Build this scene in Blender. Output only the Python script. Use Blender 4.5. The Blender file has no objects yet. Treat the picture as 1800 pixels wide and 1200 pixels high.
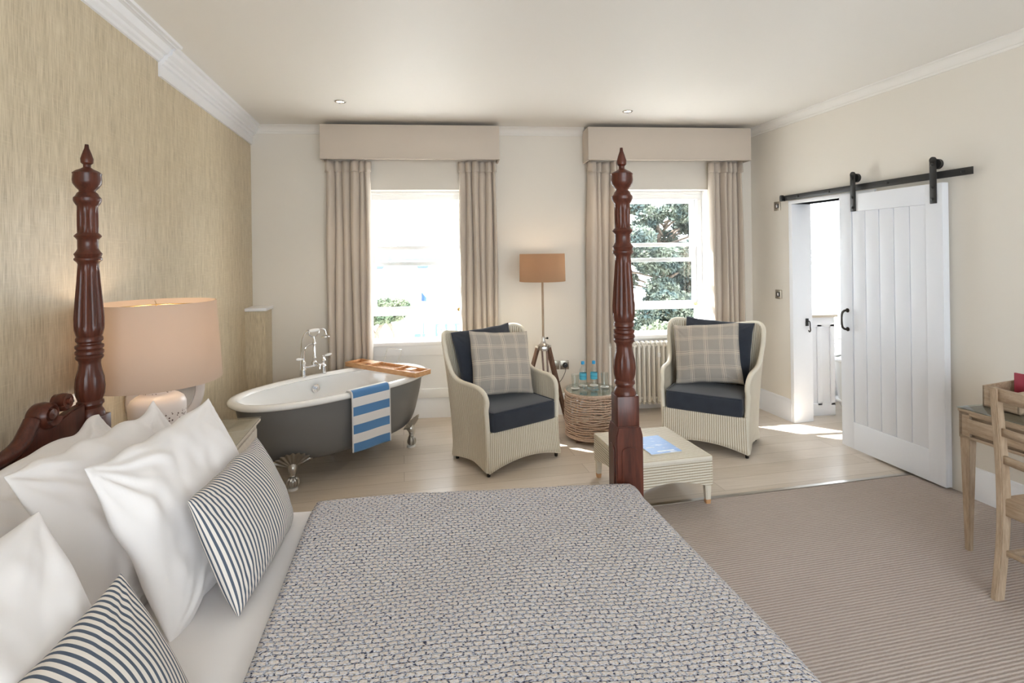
import bpy, bmesh, math, random
from mathutils import Vector, Matrix, noise, Euler
from math import sin, cos, pi, radians, sqrt

SC = bpy.context.scene
COL = SC.collection
random.seed(7)
TH = radians(6.3)            # side walls are turned by this angle against the window wall

# ------------------------------------------------------------------ materials
class Mt:
    def __init__(s, name, color=(.8, .8, .8), rough=.5, metal=0.0, spec=.5, **kw):
        m = bpy.data.materials.new(name); m.use_nodes = True
        s.m = m; s.t = m.node_tree; s.n = s.t.nodes; s.l = s.t.links
        s.b = s.n['Principled BSDF']; s.out = s.n['Material Output']
        s.b.inputs['Base Color'].default_value = (*color, 1)
        s.b.inputs['Roughness'].default_value = rough
        s.b.inputs['Metallic'].default_value = metal
        s.b.inputs['Specular IOR Level'].default_value = spec
        for k, v in kw.items():
            s.b.inputs[k.replace('_', ' ')].default_value = v
    def link(s, a, b): s.l.new(a, b)
    def _in(s, sock, v):
        if hasattr(v, 'is_output'): s.l.new(v, sock)
        elif isinstance(v, tuple) and len(v) == 3 and sock.type == 'RGBA': sock.default_value = (*v, 1)
        else: sock.default_value = v
    def coord(s, kind='Object', scale=None, rot=None):
        o = s.n.new('ShaderNodeTexCoord').outputs[kind]
        if scale is None and rot is None: return o
        mp = s.n.new('ShaderNodeMapping'); s.l.new(o, mp.inputs['Vector'])
        if scale: mp.inputs['Scale'].default_value = scale
        if rot: mp.inputs['Rotation'].default_value = rot
        return mp.outputs[0]
    def sep(s, v):
        x = s.n.new('ShaderNodeSeparateXYZ'); s.l.new(v, x.inputs[0]); return x.outputs
    def comb(s, x, y, z=0.0):
        c = s.n.new('ShaderNodeCombineXYZ')
        for i, v in enumerate((x, y, z)): s._in(c.inputs[i], v)
        return c.outputs[0]
    def math(s, op, a, b=None, c=None):
        n = s.n.new('ShaderNodeMath'); n.operation = op
        for i, v in enumerate((a, b, c)):
            if v is not None: s._in(n.inputs[i], v)
        return n.outputs[0]
    def noise(s, vec, scale, detail=3, rough=.5, out='Fac'):
        n = s.n.new('ShaderNodeTexNoise'); s.l.new(vec, n.inputs['Vector'])
        n.inputs['Scale'].default_value = scale; n.inputs['Detail'].default_value = detail
        n.inputs['Roughness'].default_value = rough
        return n.outputs[out]
    def ramp(s, fac, stops):
        r = s.n.new('ShaderNodeValToRGB'); s._in(r.inputs[0], fac)
        el = r.color_ramp.elements
        while len(el) < len(stops): el.new(.5)
        for e, (p, c) in zip(el, stops):
            e.position = p; e.color = (*c, 1) if isinstance(c, tuple) else (c, c, c, 1)
        return r.outputs[0]
    def mix(s, f, a, b):
        n = s.n.new('ShaderNodeMix'); n.data_type = 'RGBA'
        s._in(n.inputs[0], f); s._in(n.inputs[6], a); s._in(n.inputs[7], b)
        return n.outputs[2]
    def color(s, c): s.l.new(c, s.b.inputs['Base Color']); return s
    def rough(s, c): s.l.new(c, s.b.inputs['Roughness']); return s
    def bump(s, h, strength=.3, dist=.01):
        n = s.n.new('ShaderNodeBump'); s.l.new(h, n.inputs['Height'])
        n.inputs['Strength'].default_value = strength; n.inputs['Distance'].default_value = dist
        s.l.new(n.outputs[0], s.b.inputs['Normal']); return s

M = {}
def simple(key, *a, **k): M[key] = Mt(key, *a, **k).m
simple('cream_paint', (.755, .715, .65), .75, spec=.25)
simple('white_paint', (.82, .83, .86), .45, spec=.35)
simple('white_gloss', (.85, .85, .85), .25)
simple('ceiling_paint', (.78, .755, .715), .55, spec=.3)
simple('black_iron', (.018, .018, .018), .45, spec=.5)
simple('chrome', (.82, .82, .83), .12, 1.0)
simple('antique_silver', (.55, .53, .50), .28, 1.0)
simple('brushed_steel', (.42, .38, .32), .35, 1.0)
simple('dark_bronze', (.05, .042, .036), .4, .8)
simple('enamel', (.86, .86, .85), .12)
simple('porcelain', (.88, .87, .85), .15)
simple('black_plastic', (.02, .02, .02), .4)
simple('blue_cap', (.02, .34, .70), .35)
simple('white_line', (.80, .86, .95), .5)
simple('door_paint', (.82, .845, .90), .4, spec=.35)
simple('radiator_paint', (.80, .77, .71), .35)
simple('mirror_glass', (.93, .94, .94), .02, 1.0)
simple('red_card', (.35, .03, .06), .5)
simple('paper', (.82, .80, .76), .8)
simple('brass', (.65, .45, .18), .25, 1.0)
simple('rubber', (.03, .03, .03), .7)
simple('shell_ring', (.74, .68, .66), .25)

m = Mt('tub_grey', (.155, .152, .15), .45); M['tub_grey'] = m.m

def glassy(key, tint=(1, 1, 1), refl=.08):
    m = bpy.data.materials.new(key); m.use_nodes = True; t = m.node_tree
    t.nodes.remove(t.nodes['Principled BSDF'])
    tr = t.nodes.new('ShaderNodeBsdfTransparent'); tr.inputs[0].default_value = (*tint, 1)
    gl = t.nodes.new('ShaderNodeBsdfGlossy'); gl.inputs['Roughness'].default_value = .02
    lw = t.nodes.new('ShaderNodeLayerWeight'); lw.inputs[0].default_value = .5
    pw = t.nodes.new('ShaderNodeMath'); pw.operation = 'POWER'; pw.inputs[1].default_value = 4
    t.links.new(lw.outputs['Facing'], pw.inputs[0])
    mx = t.nodes.new('ShaderNodeMixShader')
    mu = t.nodes.new('ShaderNodeMath'); mu.operation = 'MULTIPLY_ADD'; mu.inputs[1].default_value = .6; mu.inputs[2].default_value = refl
    t.links.new(pw.outputs[0], mu.inputs[0]); mu.use_clamp = True
    t.links.new(mu.outputs[0], mx.inputs[0]); t.links.new(tr.outputs[0], mx.inputs[1]); t.links.new(gl.outputs[0], mx.inputs[2])
    t.links.new(mx.outputs[0], t.nodes['Material Output'].inputs[0]); M[key] = m
glassy('window_glass', (.97, .98, .98), .04)
glassy('clear_glass', (.95, .97, .965), .09)
glassy('table_glass', (.86, .92, .91), .10)
simple('water', (.85, .95, .97), .03, Transmission_Weight=.9, IOR=1.2)

def wood(key, c1, c2, rough=.4, scale=(1, 1, 1), ns=6, bump=.1, spec=.5):
    m = Mt(key, c1, rough, spec=spec); v = m.coord('Object', scale)
    n = m.noise(v, ns, 6, .6)
    n2 = m.noise(m.coord('Object', tuple(q * 5 for q in scale)), ns, 3)
    f = m.math('ADD', m.math('MULTIPLY', n, .7), m.math('MULTIPLY', n2, .3))
    m.color(m.ramp(f, [(.35, c1), (.65, c2)])); m.bump(f, bump, .004); M[key] = m.m
wood('mahogany', (.045, .013, .008), (.115, .031, .017), .3, (8, 8, .8), 4, .05, .35)
wood('walnut', (.09, .045, .03), (.22, .12, .08), .4, (12, 12, 1.5), 5)
wood('limed_oak', (.33, .235, .155), (.50, .385, .275), .5, (14, 14, 1.6), 5, .15)
wood('oak_long', (.33, .235, .155), (.50, .385, .275), .5, (14, 1.6, 14), 5, .15)
wood('caddy_wood', (.50, .25, .11), (.68, .40, .20), .45, (3, 16, 16), 5)
wood('painted_oak', (.50, .43, .34), (.62, .55, .45), .45, (3, 10, 10), 4, .08)
wood('cane', (.38, .25, .17), (.64, .49, .38), .45, (10, 10, 30), 6, .1)
wood('bark', (.12, .09, .07), (.28, .22, .17), .9, (3, 3, 1), 4, .5)

# limed oak floorboards, running with the threshold
m = Mt('floorboards', (.6, .5, .4), .32, spec=.45)
v = m.coord('Object', None, (0, 0, -TH))
br = m.n.new('ShaderNodeTexBrick'); m.link(v, br.inputs['Vector'])
br.inputs['Color1'].default_value = (.60, .53, .45, 1); br.inputs['Color2'].default_value = (.69, .62, .545, 1)
br.inputs['Mortar'].default_value = (.30, .24, .18, 1)
br.inputs['Scale'].default_value = 1; br.inputs['Mortar Size'].default_value = .0018
br.inputs['Brick Width'].default_value = 2.1; br.inputs['Row Height'].default_value = .165
br.offset = .37; br.inputs['Mortar Smooth'].default_value = .3; br.inputs['Bias'].default_value = 0
g = m.noise(m.coord('Object', (1.2, 22, 1), (0, 0, -TH)), 3, 7, .65)
c = m.mix(m.ramp(g, [(.4, 0.0), (.7, .55)]), br.outputs['Color'], (.50, .42, .345))
m.color(c); m.bump(g, .08, .003); M['floorboards'] = m.m

# ribbed wool carpet
m = Mt('carpet', (.4, .33, .28), .95, spec=.1)
v = m.coord('Object', None, (0, 0, -TH)); x, y, z = m.sep(v)
wob = m.math('MULTIPLY', m.noise(v, 60, 2), .006)
st = m.math('SINE', m.math('MULTIPLY', m.math('ADD', y, wob), 2 * pi / .0165))
st = m.math('ADD', m.math('MULTIPLY', st, .5), .5)
fl = m.noise(v, 350, 2)
c = m.mix(m.ramp(st, [(.15, 0.0), (.6, 1.0)]), (.345, .285, .255), (.475, .415, .375))
c = m.mix(m.math('MULTIPLY', m.ramp(fl, [(.35, 0.0), (.65, 1.0)]), .35), c, (.56, .48, .43))
m.color(c); m.bump(m.math('ADD', st, m.math('MULTIPLY', fl, .6)), .6, .006); M['carpet'] = m.m

# grasscloth wallpaper with fine wavy vertical threads
m = Mt('grasscloth', (.6, .5, .3), .42, spec=.5)
v = m.coord('Object'); x, y, z = m.sep(v)
hv = m.comb(m.math('ADD', y, x), z)
def strv(sx, sz):
    return m.comb(m.math('MULTIPLY', m.math('ADD', y, x), sx), m.math('MULTIPLY', z, sz))
n1 = m.noise(strv(200, 10), 1, 4, .6); n2 = m.noise(strv(9, 120), 1, 3, .6); n3 = m.noise(strv(30, 2.5), 1, 2)
f = m.math('ADD', m.math('MULTIPLY', n1, .72), m.math('MULTIPLY', n3, .28))
c = m.ramp(f, [(.34, (.42, .345, .235)), (.5, (.585, .495, .35)), (.66, (.70, .61, .46))])
c = m.mix(m.ramp(n2, [(.55, 0.0), (.75, .35)]), c, (.72, .63, .45))
m.color(c); m.bump(m.math('ADD', n1, m.math('MULTIPLY', n2, .4)), .25, .003)
m.rough(m.ramp(n2, [(.3, .5), (.7, .34)])); M['grasscloth'] = m.m

# loom-woven paper cord (UV in metres, u across the cords)
m = Mt('loom_weave', (.6, .5, .4), .55, spec=.3)
u, w, _ = m.sep(m.coord('UV'))
uw = m.math('ADD', u, m.math('MULTIPLY', m.noise(m.coord('UV'), 40, 1), .002))
s1 = m.math('ADD', m.math('MULTIPLY', m.math('SINE', m.math('MULTIPLY', uw, 2 * pi / .0165)), .5), .5)
s2 = m.math('ADD', m.math('MULTIPLY', m.math('SINE', m.math('MULTIPLY', w, 2 * pi / .006)), .5), .5)
h = m.math('ADD', m.math('MULTIPLY', s1, .8), m.math('MULTIPLY', s2, .2))
nn = m.noise(m.coord('UV'), 9, 2)
c = m.ramp(h, [(.12, (.38, .31, .21)), (.42, (.70, .64, .52)), (.9, (.80, .76, .67))])
c = m.mix(m.ramp(nn, [(.5, 0.0), (.75, .25)]), c, (.62, .55, .43))
m.color(c); m.bump(h, .7, .004); M['loom_weave'] = m.m
simple('loom_rim', (.74, .69, .58), .5)

# fabrics
def fabric(key, col, rough=.9, bs=300, amt=.15, sheen=.2, col2=None):
    m = Mt(key, col, rough, spec=.2, Sheen_Weight=sheen)
    n = m.noise(m.coord('Object'), bs, 2)
    if col2: m.color(m.mix(m.noise(m.coord('Object'), 12, 3), col, col2))
    m.bump(n, amt, .002); M[key] = m.m
fabric('curtain_cloth', (.56, .49, .42), .85, 500, .1)
fabric('pelmet_cloth', (.59, .52, .45), .85, 600, .1)
fabric('navy_fabric', (.026, .031, .044), .9, 500, .15, .3, (.042, .050, .068))
fabric('bed_linen', (.79, .755, .74), .85, 600, .05, .1)
fabric('towel_white', (.84, .82, .80), .95, 500, .6, .3)

m = Mt('ticking', (.8, .75, .68), .85, spec=.2)
u, w, _ = m.sep(m.coord('UV'))
fr = m.math('FRACT', m.math('MULTIPLY', u, 1 / .0185))
a_ = m.math('MULTIPLY', m.math('GREATER_THAN', fr, .28), m.math('LESS_THAN', fr, .72))
c = m.mix(a_, (.72, .66, .60), (.085, .105, .14))
m.color(c); m.bump(m.noise(m.coord('UV'), 500, 2), .15, .002); M['ticking'] = m.m

m = Mt('plaid', (.4, .37, .33), .9, spec=.15)
u, w, _ = m.sep(m.coord('UV'))
def lines(t):
    fr = m.math('FRACT', m.math('ADD', m.math('MULTIPLY', t, 1 / .135), .5))
    o = None
    for p, wd in ((.40, .010), (.50, .016), (.62, .010)):
        a = m.math('LESS_THAN', m.math('ABSOLUTE', m.math('SUBTRACT', fr, p)), wd)
        o = a if o is None else m.math('MAXIMUM', o, a)
    return o
ln = m.math('MAXIMUM', lines(u), lines(w))
tw = m.noise(m.coord('UV'), 260, 2)
c = m.mix(tw, (.335, .305, .275), (.44, .41, .375))
c = m.mix(m.math('MULTIPLY', ln, .85), c, (.76, .68, .56))
m.color(c); m.bump(tw, .2, .002); M['plaid'] = m.m

m = Mt('towel_stripe', (.8, .8, .8), .95, spec=.1, Sheen_Weight=.3)
u, w, _ = m.sep(m.coord('UV'))
fr = m.math('FRACT', m.math('MULTIPLY', w, 1 / .132))
c = m.mix(m.math('LESS_THAN', fr, .5), (.82, .80, .79), (.10, .25, .50))
edge = m.math('GREATER_THAN', m.math('ABSOLUTE', u), .163)
c = m.mix(edge, c, (.82, .81, .80))
m.color(c); m.bump(m.noise(m.coord('UV'), 450, 2), .7, .003); M['towel_stripe'] = m.m

# knitted bedspread: cream tufts in rows, blue-grey yarn between, dark flecks
m = Mt('knit', (.5, .5, .5), .95, spec=.1)
uv = m.coord('UV')
dn = m.noise(uv, 28, 3, .6, 'Color'); d = m.n.new('ShaderNodeVectorMath'); d.operation = 'MULTIPLY_ADD'
m.link(dn, d.inputs[0]); d.inputs[1].default_value = (.024, .014, 0); m.link(uv, d.inputs[2])
br = m.n.new('ShaderNodeTexBrick'); m.link(d.outputs[0], br.inputs['Vector'])
br.inputs['Color1'].default_value = (1, 1, 1, 1); br.inputs['Color2'].default_value = (.6, .6, .6, 1)
br.inputs['Mortar'].default_value = (0, 0, 0, 1); br.inputs['Scale'].default_value = 1
br.inputs['Brick Width'].default_value = .024; br.inputs['Row Height'].default_value = .0145
br.inputs['Mortar Size'].default_value = .0032; br.inputs['Mortar Smooth'].default_value = .8
uu, ww, _ = m.sep(d.outputs[0])
yarn = m.noise(m.comb(m.math('MULTIPLY', uu, 130), m.math('MULTIPLY', ww, 400)), 1, 3, .7)
sp = m.noise(m.comb(m.math('MULTIPLY', uu, 110), m.math('MULTIPLY', ww, 260)), 1.3, 2, .5)
base = m.mix(br.outputs['Fac'], (.70, .595, .495), (.50, .52, .61))
base = m.mix(m.ramp(yarn, [(.44, 0.0), (.58, .9)]), base, (.76, .77, .83))
dark = m.math('MULTIPLY', m.ramp(sp, [(.50, 0.0), (.56, 1.0)]), m.ramp(br.outputs['Fac'], [(.05, .22), (.6, 1.0)]))
base = m.mix(dark, base, (.05, .055, .095))
m.color(base)
m.bump(m.math('ADD', m.math('SUBTRACT', 1.0, br.outputs['Fac']), m.math('MULTIPLY', yarn, .5)), .8, .006)
M['knit'] = m.m

# pierced ceramic lamp base
m = Mt('pierced_ceramic', (.84, .78, .76), .35)
vo = m.n.new('ShaderNodeTexVoronoi'); m.link(m.coord('UV'), vo.inputs['Vector']); vo.inputs['Scale'].default_value = 78
vo.inputs['Randomness'].default_value = .55
u, w, _ = m.sep(m.coord('UV'))
patch = m.math('GREATER_THAN', m.noise(m.coord('UV'), 9, 1), .40)
band = m.math('MAXIMUM', m.math('LESS_THAN', w, .255), m.math('GREATER_THAN', w, .335))
hole = m.math('MULTIPLY', m.math('LESS_THAN', vo.outputs['Distance'], .30), m.math('MULTIPLY', patch, band))
m.color(m.mix(hole, (.84, .79, .77), (.16, .11, .10))); m.bump(m.math('SUBTRACT', 1.0, hole), .5, .004)
M['pierced_ceramic'] = m.m

def shade(key, col, tr):
    m = Mt(key, col, .9, spec=.1); t = m.t
    tl = m.n.new('ShaderNodeBsdfTranslucent'); tl.inputs[0].default_value = (*tr, 1)
    mx = m.n.new('ShaderNodeMixShader'); mx.inputs[0].default_value = .42
    m.link(m.b.outputs[0], mx.inputs[1]); m.link(tl.outputs[0], mx.inputs[2]); m.link(mx.outputs[0], m.out.inputs[0])
    M[key] = m.m
shade('linen_shade', (.62, .53, .46), (.80, .68, .56))
shade('tan_shade', (.50, .36, .24), (.62, .42, .26))

def emit(key, col, st):
    m = bpy.data.materials.new(key); m.use_nodes = True; t = m.node_tree
    t.nodes.remove(t.nodes['Principled BSDF']); e = t.nodes.new('ShaderNodeEmission')
    e.inputs[0].default_value = (*col, 1); e.inputs[1].default_value = st
    t.links.new(e.outputs[0], t.nodes['Material Output'].inputs[0]); M[key] = m
emit('bulb_glow', (1, .72, .42), 12)
emit('downlight_glow', (1, .85, .65), 9)

m = Mt('brochure_cover', (.16, .30, .62), .42, spec=.3)
nb = m.noise(m.coord('Object', (3, 9, 1)), 3, 3)
m.color(m.mix(m.ramp(nb, [(.56, 0.0), (.66, .75)]), (.20, .36, .70), (.72, .80, .92))); M['brochure_cover'] = m.m
m = Mt('bottle_label', (.10, .50, .68), .5)
u, w, _ = m.sep(m.coord('UV'))
wv = m.math('ABSOLUTE', m.math('SUBTRACT', w, m.math('ADD', .5, m.math('MULTIPLY', m.math('SINE', m.math('MULTIPLY', u, 60)), .05))))
m.color(m.mix(m.math('LESS_THAN', wv, .035), (.10, .50, .68), (.04, .28, .42))); M['bottle_label'] = m.m

def leafy(key, c1, c2):
    m = Mt(key, c1, .7, spec=.2); m.color(m.mix(m.ramp(m.noise(m.coord('Object'), 2.5, 4), [(.4, 0.0), (.6, 1.0)]), c1, c2))
    M[key] = m.m
leafy('pine_needles', (.055, .08, .075), (.15, .17, .125))
leafy('shrub_leaves', (.06, .085, .05), (.17, .19, .12))
simple('sand', (.72, .70, .66), .95)
simple('sea', (.50, .58, .66), .35)
simple('far_land', (.16, .20, .20), .95)
simple('boat_dark', (.07, .09, .10), .6)
simple('harbour_blue', (.05, .12, .35), .5)
simple('flag_cloth', (.03, .07, .28), .8)
simple('stone_facade', (.6, .57, .5), .9)

# ------------------------------------------------------------------ mesh helpers
def nb(): return bmesh.new()

def box(bm, x0, x1, y0, y1, z0, z1, bev=0.0, seg=2, mtx=None):
    t = bmesh.new()
    r = bmesh.ops.create_cube(t, size=1)
    for v in t.verts:
        v.co = Vector(((x0 + x1) / 2 + v.co.x * (x1 - x0), (y0 + y1) / 2 + v.co.y * (y1 - y0), (z0 + z1) / 2 + v.co.z * (z1 - z0)))
    if bev: bmesh.ops.bevel(t, geom=t.edges[:], offset=bev, segments=seg, affect='EDGES', profile=.5)
    if mtx is not None: t.transform(mtx)
    me = bpy.data.meshes.new('tmp'); t.to_mesh(me); t.free(); bm.from_mesh(me); bpy.data.meshes.remove(me)
    return bm

def beam(bm, p0, p1, w, d, w1=None, d1=None, up=(0, 0, 1), bev=.003):
    """rectangular bar from p0 to p1, width w (sideways), depth d"""
    p0, p1 = Vector(p0), Vector(p1); ax = (p1 - p0).normalized()
    up = Vector(up)
    if abs(ax.dot(up)) > .95: up = Vector((0, 1, 0))
    sx = ax.cross(up).normalized(); sy = sx.cross(ax).normalized()
    w1 = w if w1 is None else w1; d1 = d if d1 is None else d1
    t = bmesh.new(); vs = []
    for p, a, b in ((p0, w, d), (p1, w1, d1)):
        vs.append([t.verts.new(p + sx * a / 2 * i + sy * b / 2 * j) for i, j in ((-1, -1), (1, -1), (1, 1), (-1, 1))])
    t.faces.new(vs[0][::-1]); t.faces.new(vs[1])
    for i in range(4): t.faces.new((vs[0][i], vs[0][(i + 1) % 4], vs[1][(i + 1) % 4], vs[1][i]))
    bmesh.ops.recalc_face_normals(t, faces=t.faces[:])
    if bev: bmesh.ops.bevel(t, geom=t.edges[:], offset=bev, segments=2, affect='EDGES')
    me = bpy.data.meshes.new('tmp'); t.to_mesh(me); t.free(); bm.from_mesh(me); bpy.data.meshes.remove(me)

def lathe(bm, prof, c=(0, 0, 0), seg=32, flute=None, uv=False, axis=None, close=True):
    """prof [(r,z)...]; flute(z, ang)->radius factor"""
    c = Vector(c); rings = []
    lay = bm.loops.layers.uv.verify() if uv else None
    mt = Matrix.Identity(3) if axis is None else Vector((0, 0, 1)).rotation_difference(Vector(axis)).to_matrix()
    for r, z in prof:
        ring = []
        for i in range(seg):
            a = 2 * pi * i / seg; rr = r * (flute(z, a) if flute else 1)
            ring.append(bm.verts.new(c + mt @ Vector((rr * cos(a), rr * sin(a), z))))
        rings.append(ring)
    for k in range(len(rings) - 1):
        for i in range(seg):
            j = (i + 1) % seg
            f = bm.faces.new((rings[k][i], rings[k][j], rings[k + 1][j], rings[k + 1][i]))
            if uv:
                R0 = max(p[0] for p in prof)
                for l, (ii, kk) in zip(f.loops, ((i, k), (i + 1, k), (i + 1, k + 1), (i, k + 1))):
                    l[lay].uv = (2 * pi * R0 * ii / seg, prof[kk][1])
    if close:
        if prof[0][0] > 1e-4: bm.faces.new(rings[0][::-1])
        if prof[-1][0] > 1e-4: bm.faces.new(rings[-1])
    return rings

def tube(bm, pts, r, seg=8, closed=False, cap=True, radii=None, flat=1.0):
    pts = [Vector(p) for p in pts]; n = len(pts); rings = []
    prev = None
    for i, p in enumerate(pts):
        if closed: tg = pts[(i + 1) % n] - pts[i - 1]
        else: tg = pts[min(i + 1, n - 1)] - pts[max(i - 1, 0)]
        tg.normalize()
        if prev is None:
            ref = Vector((0, 0, 1)) if abs(tg.z) < .9 else Vector((1, 0, 0))
            nx = tg.cross(ref).normalized()
        else:
            nx = (prev - tg * prev.dot(tg)).normalized()
        prev = nx; ny = tg.cross(nx)
        rr = radii[i] if radii else r
        rings.append([bm.verts.new(p + nx * cos(2 * pi * k / seg) * rr + ny * sin(2 * pi * k / seg) * rr * flat) for k in range(seg)])
    m_ = n if closed else n - 1
    for i in range(m_):
        a, b = rings[i], rings[(i + 1) % n]
        for k in range(seg):
            bm.faces.new((a[k], a[(k + 1) % seg], b[(k + 1) % seg], b[k]))
    if not closed and cap:
        bm.faces.new(rings[0][::-1]); bm.faces.new(rings[-1])

def spline(cps, n):
    """Catmull-Rom through control points (any tuple size)"""
    P = [cps[0]] + list(cps) + [cps[-1]]; out = []
    segs = len(cps) - 1
    for k in range(n + 1):
        t = k / n * segs; i = min(int(t), segs - 1); u = t - i
        p0, p1, p2, p3 = P[i], P[i + 1], P[i + 2], P[i + 3]
        out.append(tuple(.5 * ((2 * b) + (-a + c) * u + (2 * a - 5 * b + 4 * c - d) * u * u + (-a + 3 * b - 3 * c + d) * u ** 3)
                         for a, b, c, d in zip(p0, p1, p2, p3)))
    return out

def grid(bm, nu, nv, f, uvf=None, flip=False, wrap_u=False):
    lay = bm.loops.layers.uv.verify() if uvf else None
    V = [[bm.verts.new(Vector(f(i / nu, j / nv))) for j in range(nv + 1)] for i in range(nu if wrap_u else nu + 1)]
    for i in range(nu):
        i2 = (i + 1) % nu if wrap_u else i + 1
        for j in range(nv):
            q = [(i, j), (i2, j), (i2, j + 1), (i, j + 1)]; uvq = [(i, j), (i + 1, j), (i + 1, j + 1), (i, j + 1)]
            if flip: q = q[::-1]; uvq = uvq[::-1]
            fc = bm.faces.new([V[a][b] for a, b in q])
            if uvf:
                for l, (a, b) in zip(fc.loops, uvq): l[lay].uv = uvf(a / nu, b / nv)
    return V

def prism(bm, poly, lo, hi, plane='xz', bev=0.0):
    """poly: 2-D outline; plane tells which axes; extruded on the remaining axis from lo to hi"""
    t = bmesh.new()
    def P(a, b, c): return {'xz': (a, c, b), 'yz': (c, a, b), 'xy': (a, b, c)}[plane]
    A = [t.verts.new(P(a, b, lo)) for a, b in poly]; B = [t.verts.new(P(a, b, hi)) for a, b in poly]
    t.faces.new(A); t.faces.new(B[::-1]); n = len(poly)
    for i in range(n): t.faces.new((A[i], B[i], B[(i + 1) % n], A[(i + 1) % n]))
    bmesh.ops.recalc_face_normals(t, faces=t.faces[:])
    if bev: bmesh.ops.bevel(t, geom=t.edges[:], offset=bev, segments=2, affect='EDGES')
    me = bpy.data.meshes.new('tmp'); t.to_mesh(me); t.free(); bm.from_mesh(me); bpy.data.meshes.remove(me)

def obj(name, bm, mat, parent=None, loc=(0, 0, 0), rot=(0, 0, 0), smooth=True, ang=38, subsurf=0, solid=0, label=None, recalc=True):
    if recalc: bmesh.ops.recalc_face_normals(bm, faces=bm.faces[:])
    me = bpy.data.meshes.new(name); bm.to_mesh(me); bm.free()
    if mat: me.materials.append(M[mat])
    if smooth:
        me.polygons.foreach_set('use_smooth', [True] * len(me.polygons)); me.set_sharp_from_angle(angle=radians(ang))
    o = bpy.data.objects.new(name, me); COL.objects.link(o); o.location = loc; o.rotation_euler = rot
    if parent: o.parent = parent
    if solid:
        md = o.modifiers.new('thick', 'SOLIDIFY'); md.thickness = solid; md.offset = 0
    if subsurf:
        md = o.modifiers.new('sub', 'SUBSURF'); md.levels = subsurf; md.render_levels = subsurf
    if label: o['label'] = label
    return o

def tag(o, label, cat, group=None):
    o['label'] = label; o['category'] = cat
    if group: o['group'] = group
    return o
def thing(name, label, cat, loc=(0, 0, 0), rz=0.0, group=None, rot=None):
    o = bpy.data.objects.new(name, None); COL.objects.link(o); o.location = loc
    o.rotation_euler = rot if rot else (0, 0, rz); o.empty_display_size = .1
    return tag(o, label, cat, group)
def struct(name, bm, mat, parent=None, **k):
    o = obj(name, bm, mat, parent, **k)
    if parent is None: o['kind'] = 'structure'
    return o
def copytree(o, parent=None, label=None):
    c = o.copy(); COL.objects.link(c)
    if parent: c.parent = parent
    for ch in [q for q in bpy.data.objects if q.parent == o]: copytree(ch, c)
    if label: c['label'] = label
    return c

WR = dict(loc=(3.013, 5.16, 0), rot=(0, 0, TH))       # right wall frame: -y towards camera, -x into the room
WL = dict(loc=(-1.956, 5.16, 0), rot=(0, 0, TH))      # left wall frame: -y towards camera, +x into the room
def onR(x, y, z=0):
    return (3.013 + x * cos(TH) - y * sin(TH), 5.16 + x * sin(TH) + y * cos(TH), z)
def onL(x, y, z=0):
    return (-1.956 + x * cos(TH) - y * sin(TH), 5.16 + x * sin(TH) + y * cos(TH), z)
CZ = 2.85

# ------------------------------------------------------------------ room shell
XR0, XL0, YB = 3.013, -1.956, -1.9
def leftx(y): return XL0 - math.tan(TH) * (y - 5.16)
def rightx(y): return XR0 - math.tan(TH) * (y - 5.16)
# floor (boards) and carpet: split on the threshold line, which is square to the side walls
def thr(x): return 3.422 + (x - 3.18) * math.tan(TH)
bm = nb()
prism(bm, [(leftx(2.9) - .05, thr(leftx(2.9) - .05)), (rightx(3.42) + .19, thr(rightx(3.42) + .19)), (3.6, 2.7), (5.2, 2.7), (5.2, 5.47), (leftx(5.46) - .2, 5.47)], -.1, 0, 'xy')
struct('floor', bm, 'floorboards', smooth=False)
bm = nb()
prism(bm, [(leftx(YB) - .1, YB), (rightx(YB) + .1, YB), (rightx(3.42) + .1, thr(rightx(3.42) + .1)), (leftx(2.9) - .05, thr(leftx(2.9) - .05))], -.1, .006, 'xy')
struct('floor_carpeted', bm, 'carpet', smooth=False)
bm = nb()
d = Vector((cos(TH), sin(TH), 0)); c0 = Vector((3.18, 3.422, 0))
beam(bm, c0 + d * -4.75 + Vector((0, 0, .004)), c0 + d * .02 + Vector((0, 0, .004)), .034, .012, bev=.003)
struct('trim_1', bm, 'antique_silver')

bm = nb(); box(bm, -3.2, 5.3, YB - .2, 5.47, CZ, CZ + .12); struct('ceiling', bm, 'ceiling_paint', smooth=False)

W1, W2, W3 = (-.44, .51), (2.06, .51), (3.95, .55)    # window centres and half widths
ZS, ZT = .76, 2.24
bm = nb()
xs = [-2.3, W1[0] - W1[1], W1[0] + W1[1], W2[0] - W2[1], W2[0] + W2[1], 3.02]
for i in (0, 2, 4): box(bm, xs[i], xs[i + 1], 5.16, 5.46, 0, CZ)
for i in (1, 3):
    box(bm, xs[i], xs[i + 1], 5.16, 5.46, ZT, CZ); box(bm, xs[i], xs[i + 1], 5.24, 5.46, 0, ZS)
struct('wall_far', bm, 'cream_paint', smooth=False)
bm = nb()
box(bm, 3.02, W3[0] - W3[1], 5.16, 5.46, 0, CZ); box(bm, W3[0] + W3[1], 5.3, 5.16, 5.46, 0, CZ)
box(bm, W3[0] - W3[1], W3[0] + W3[1], 5.16, 5.46, 0, .62); box(bm, W3[0] - W3[1], W3[0] + W3[1], 5.16, 5.46, 2.3, CZ)
struct('wall_bathroom_far', bm, 'white_paint', smooth=False)
bm = nb(); box(bm, 5.2, 5.3, 2.6, 5.2, 0, CZ); struct('wall_bathroom_right', bm, 'white_paint', smooth=False)
bm = nb(); box(bm, 3.35, 5.3, 2.6, 2.7, 0, CZ); struct('wall_bathroom_near', bm, 'white_paint', smooth=False)
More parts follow.
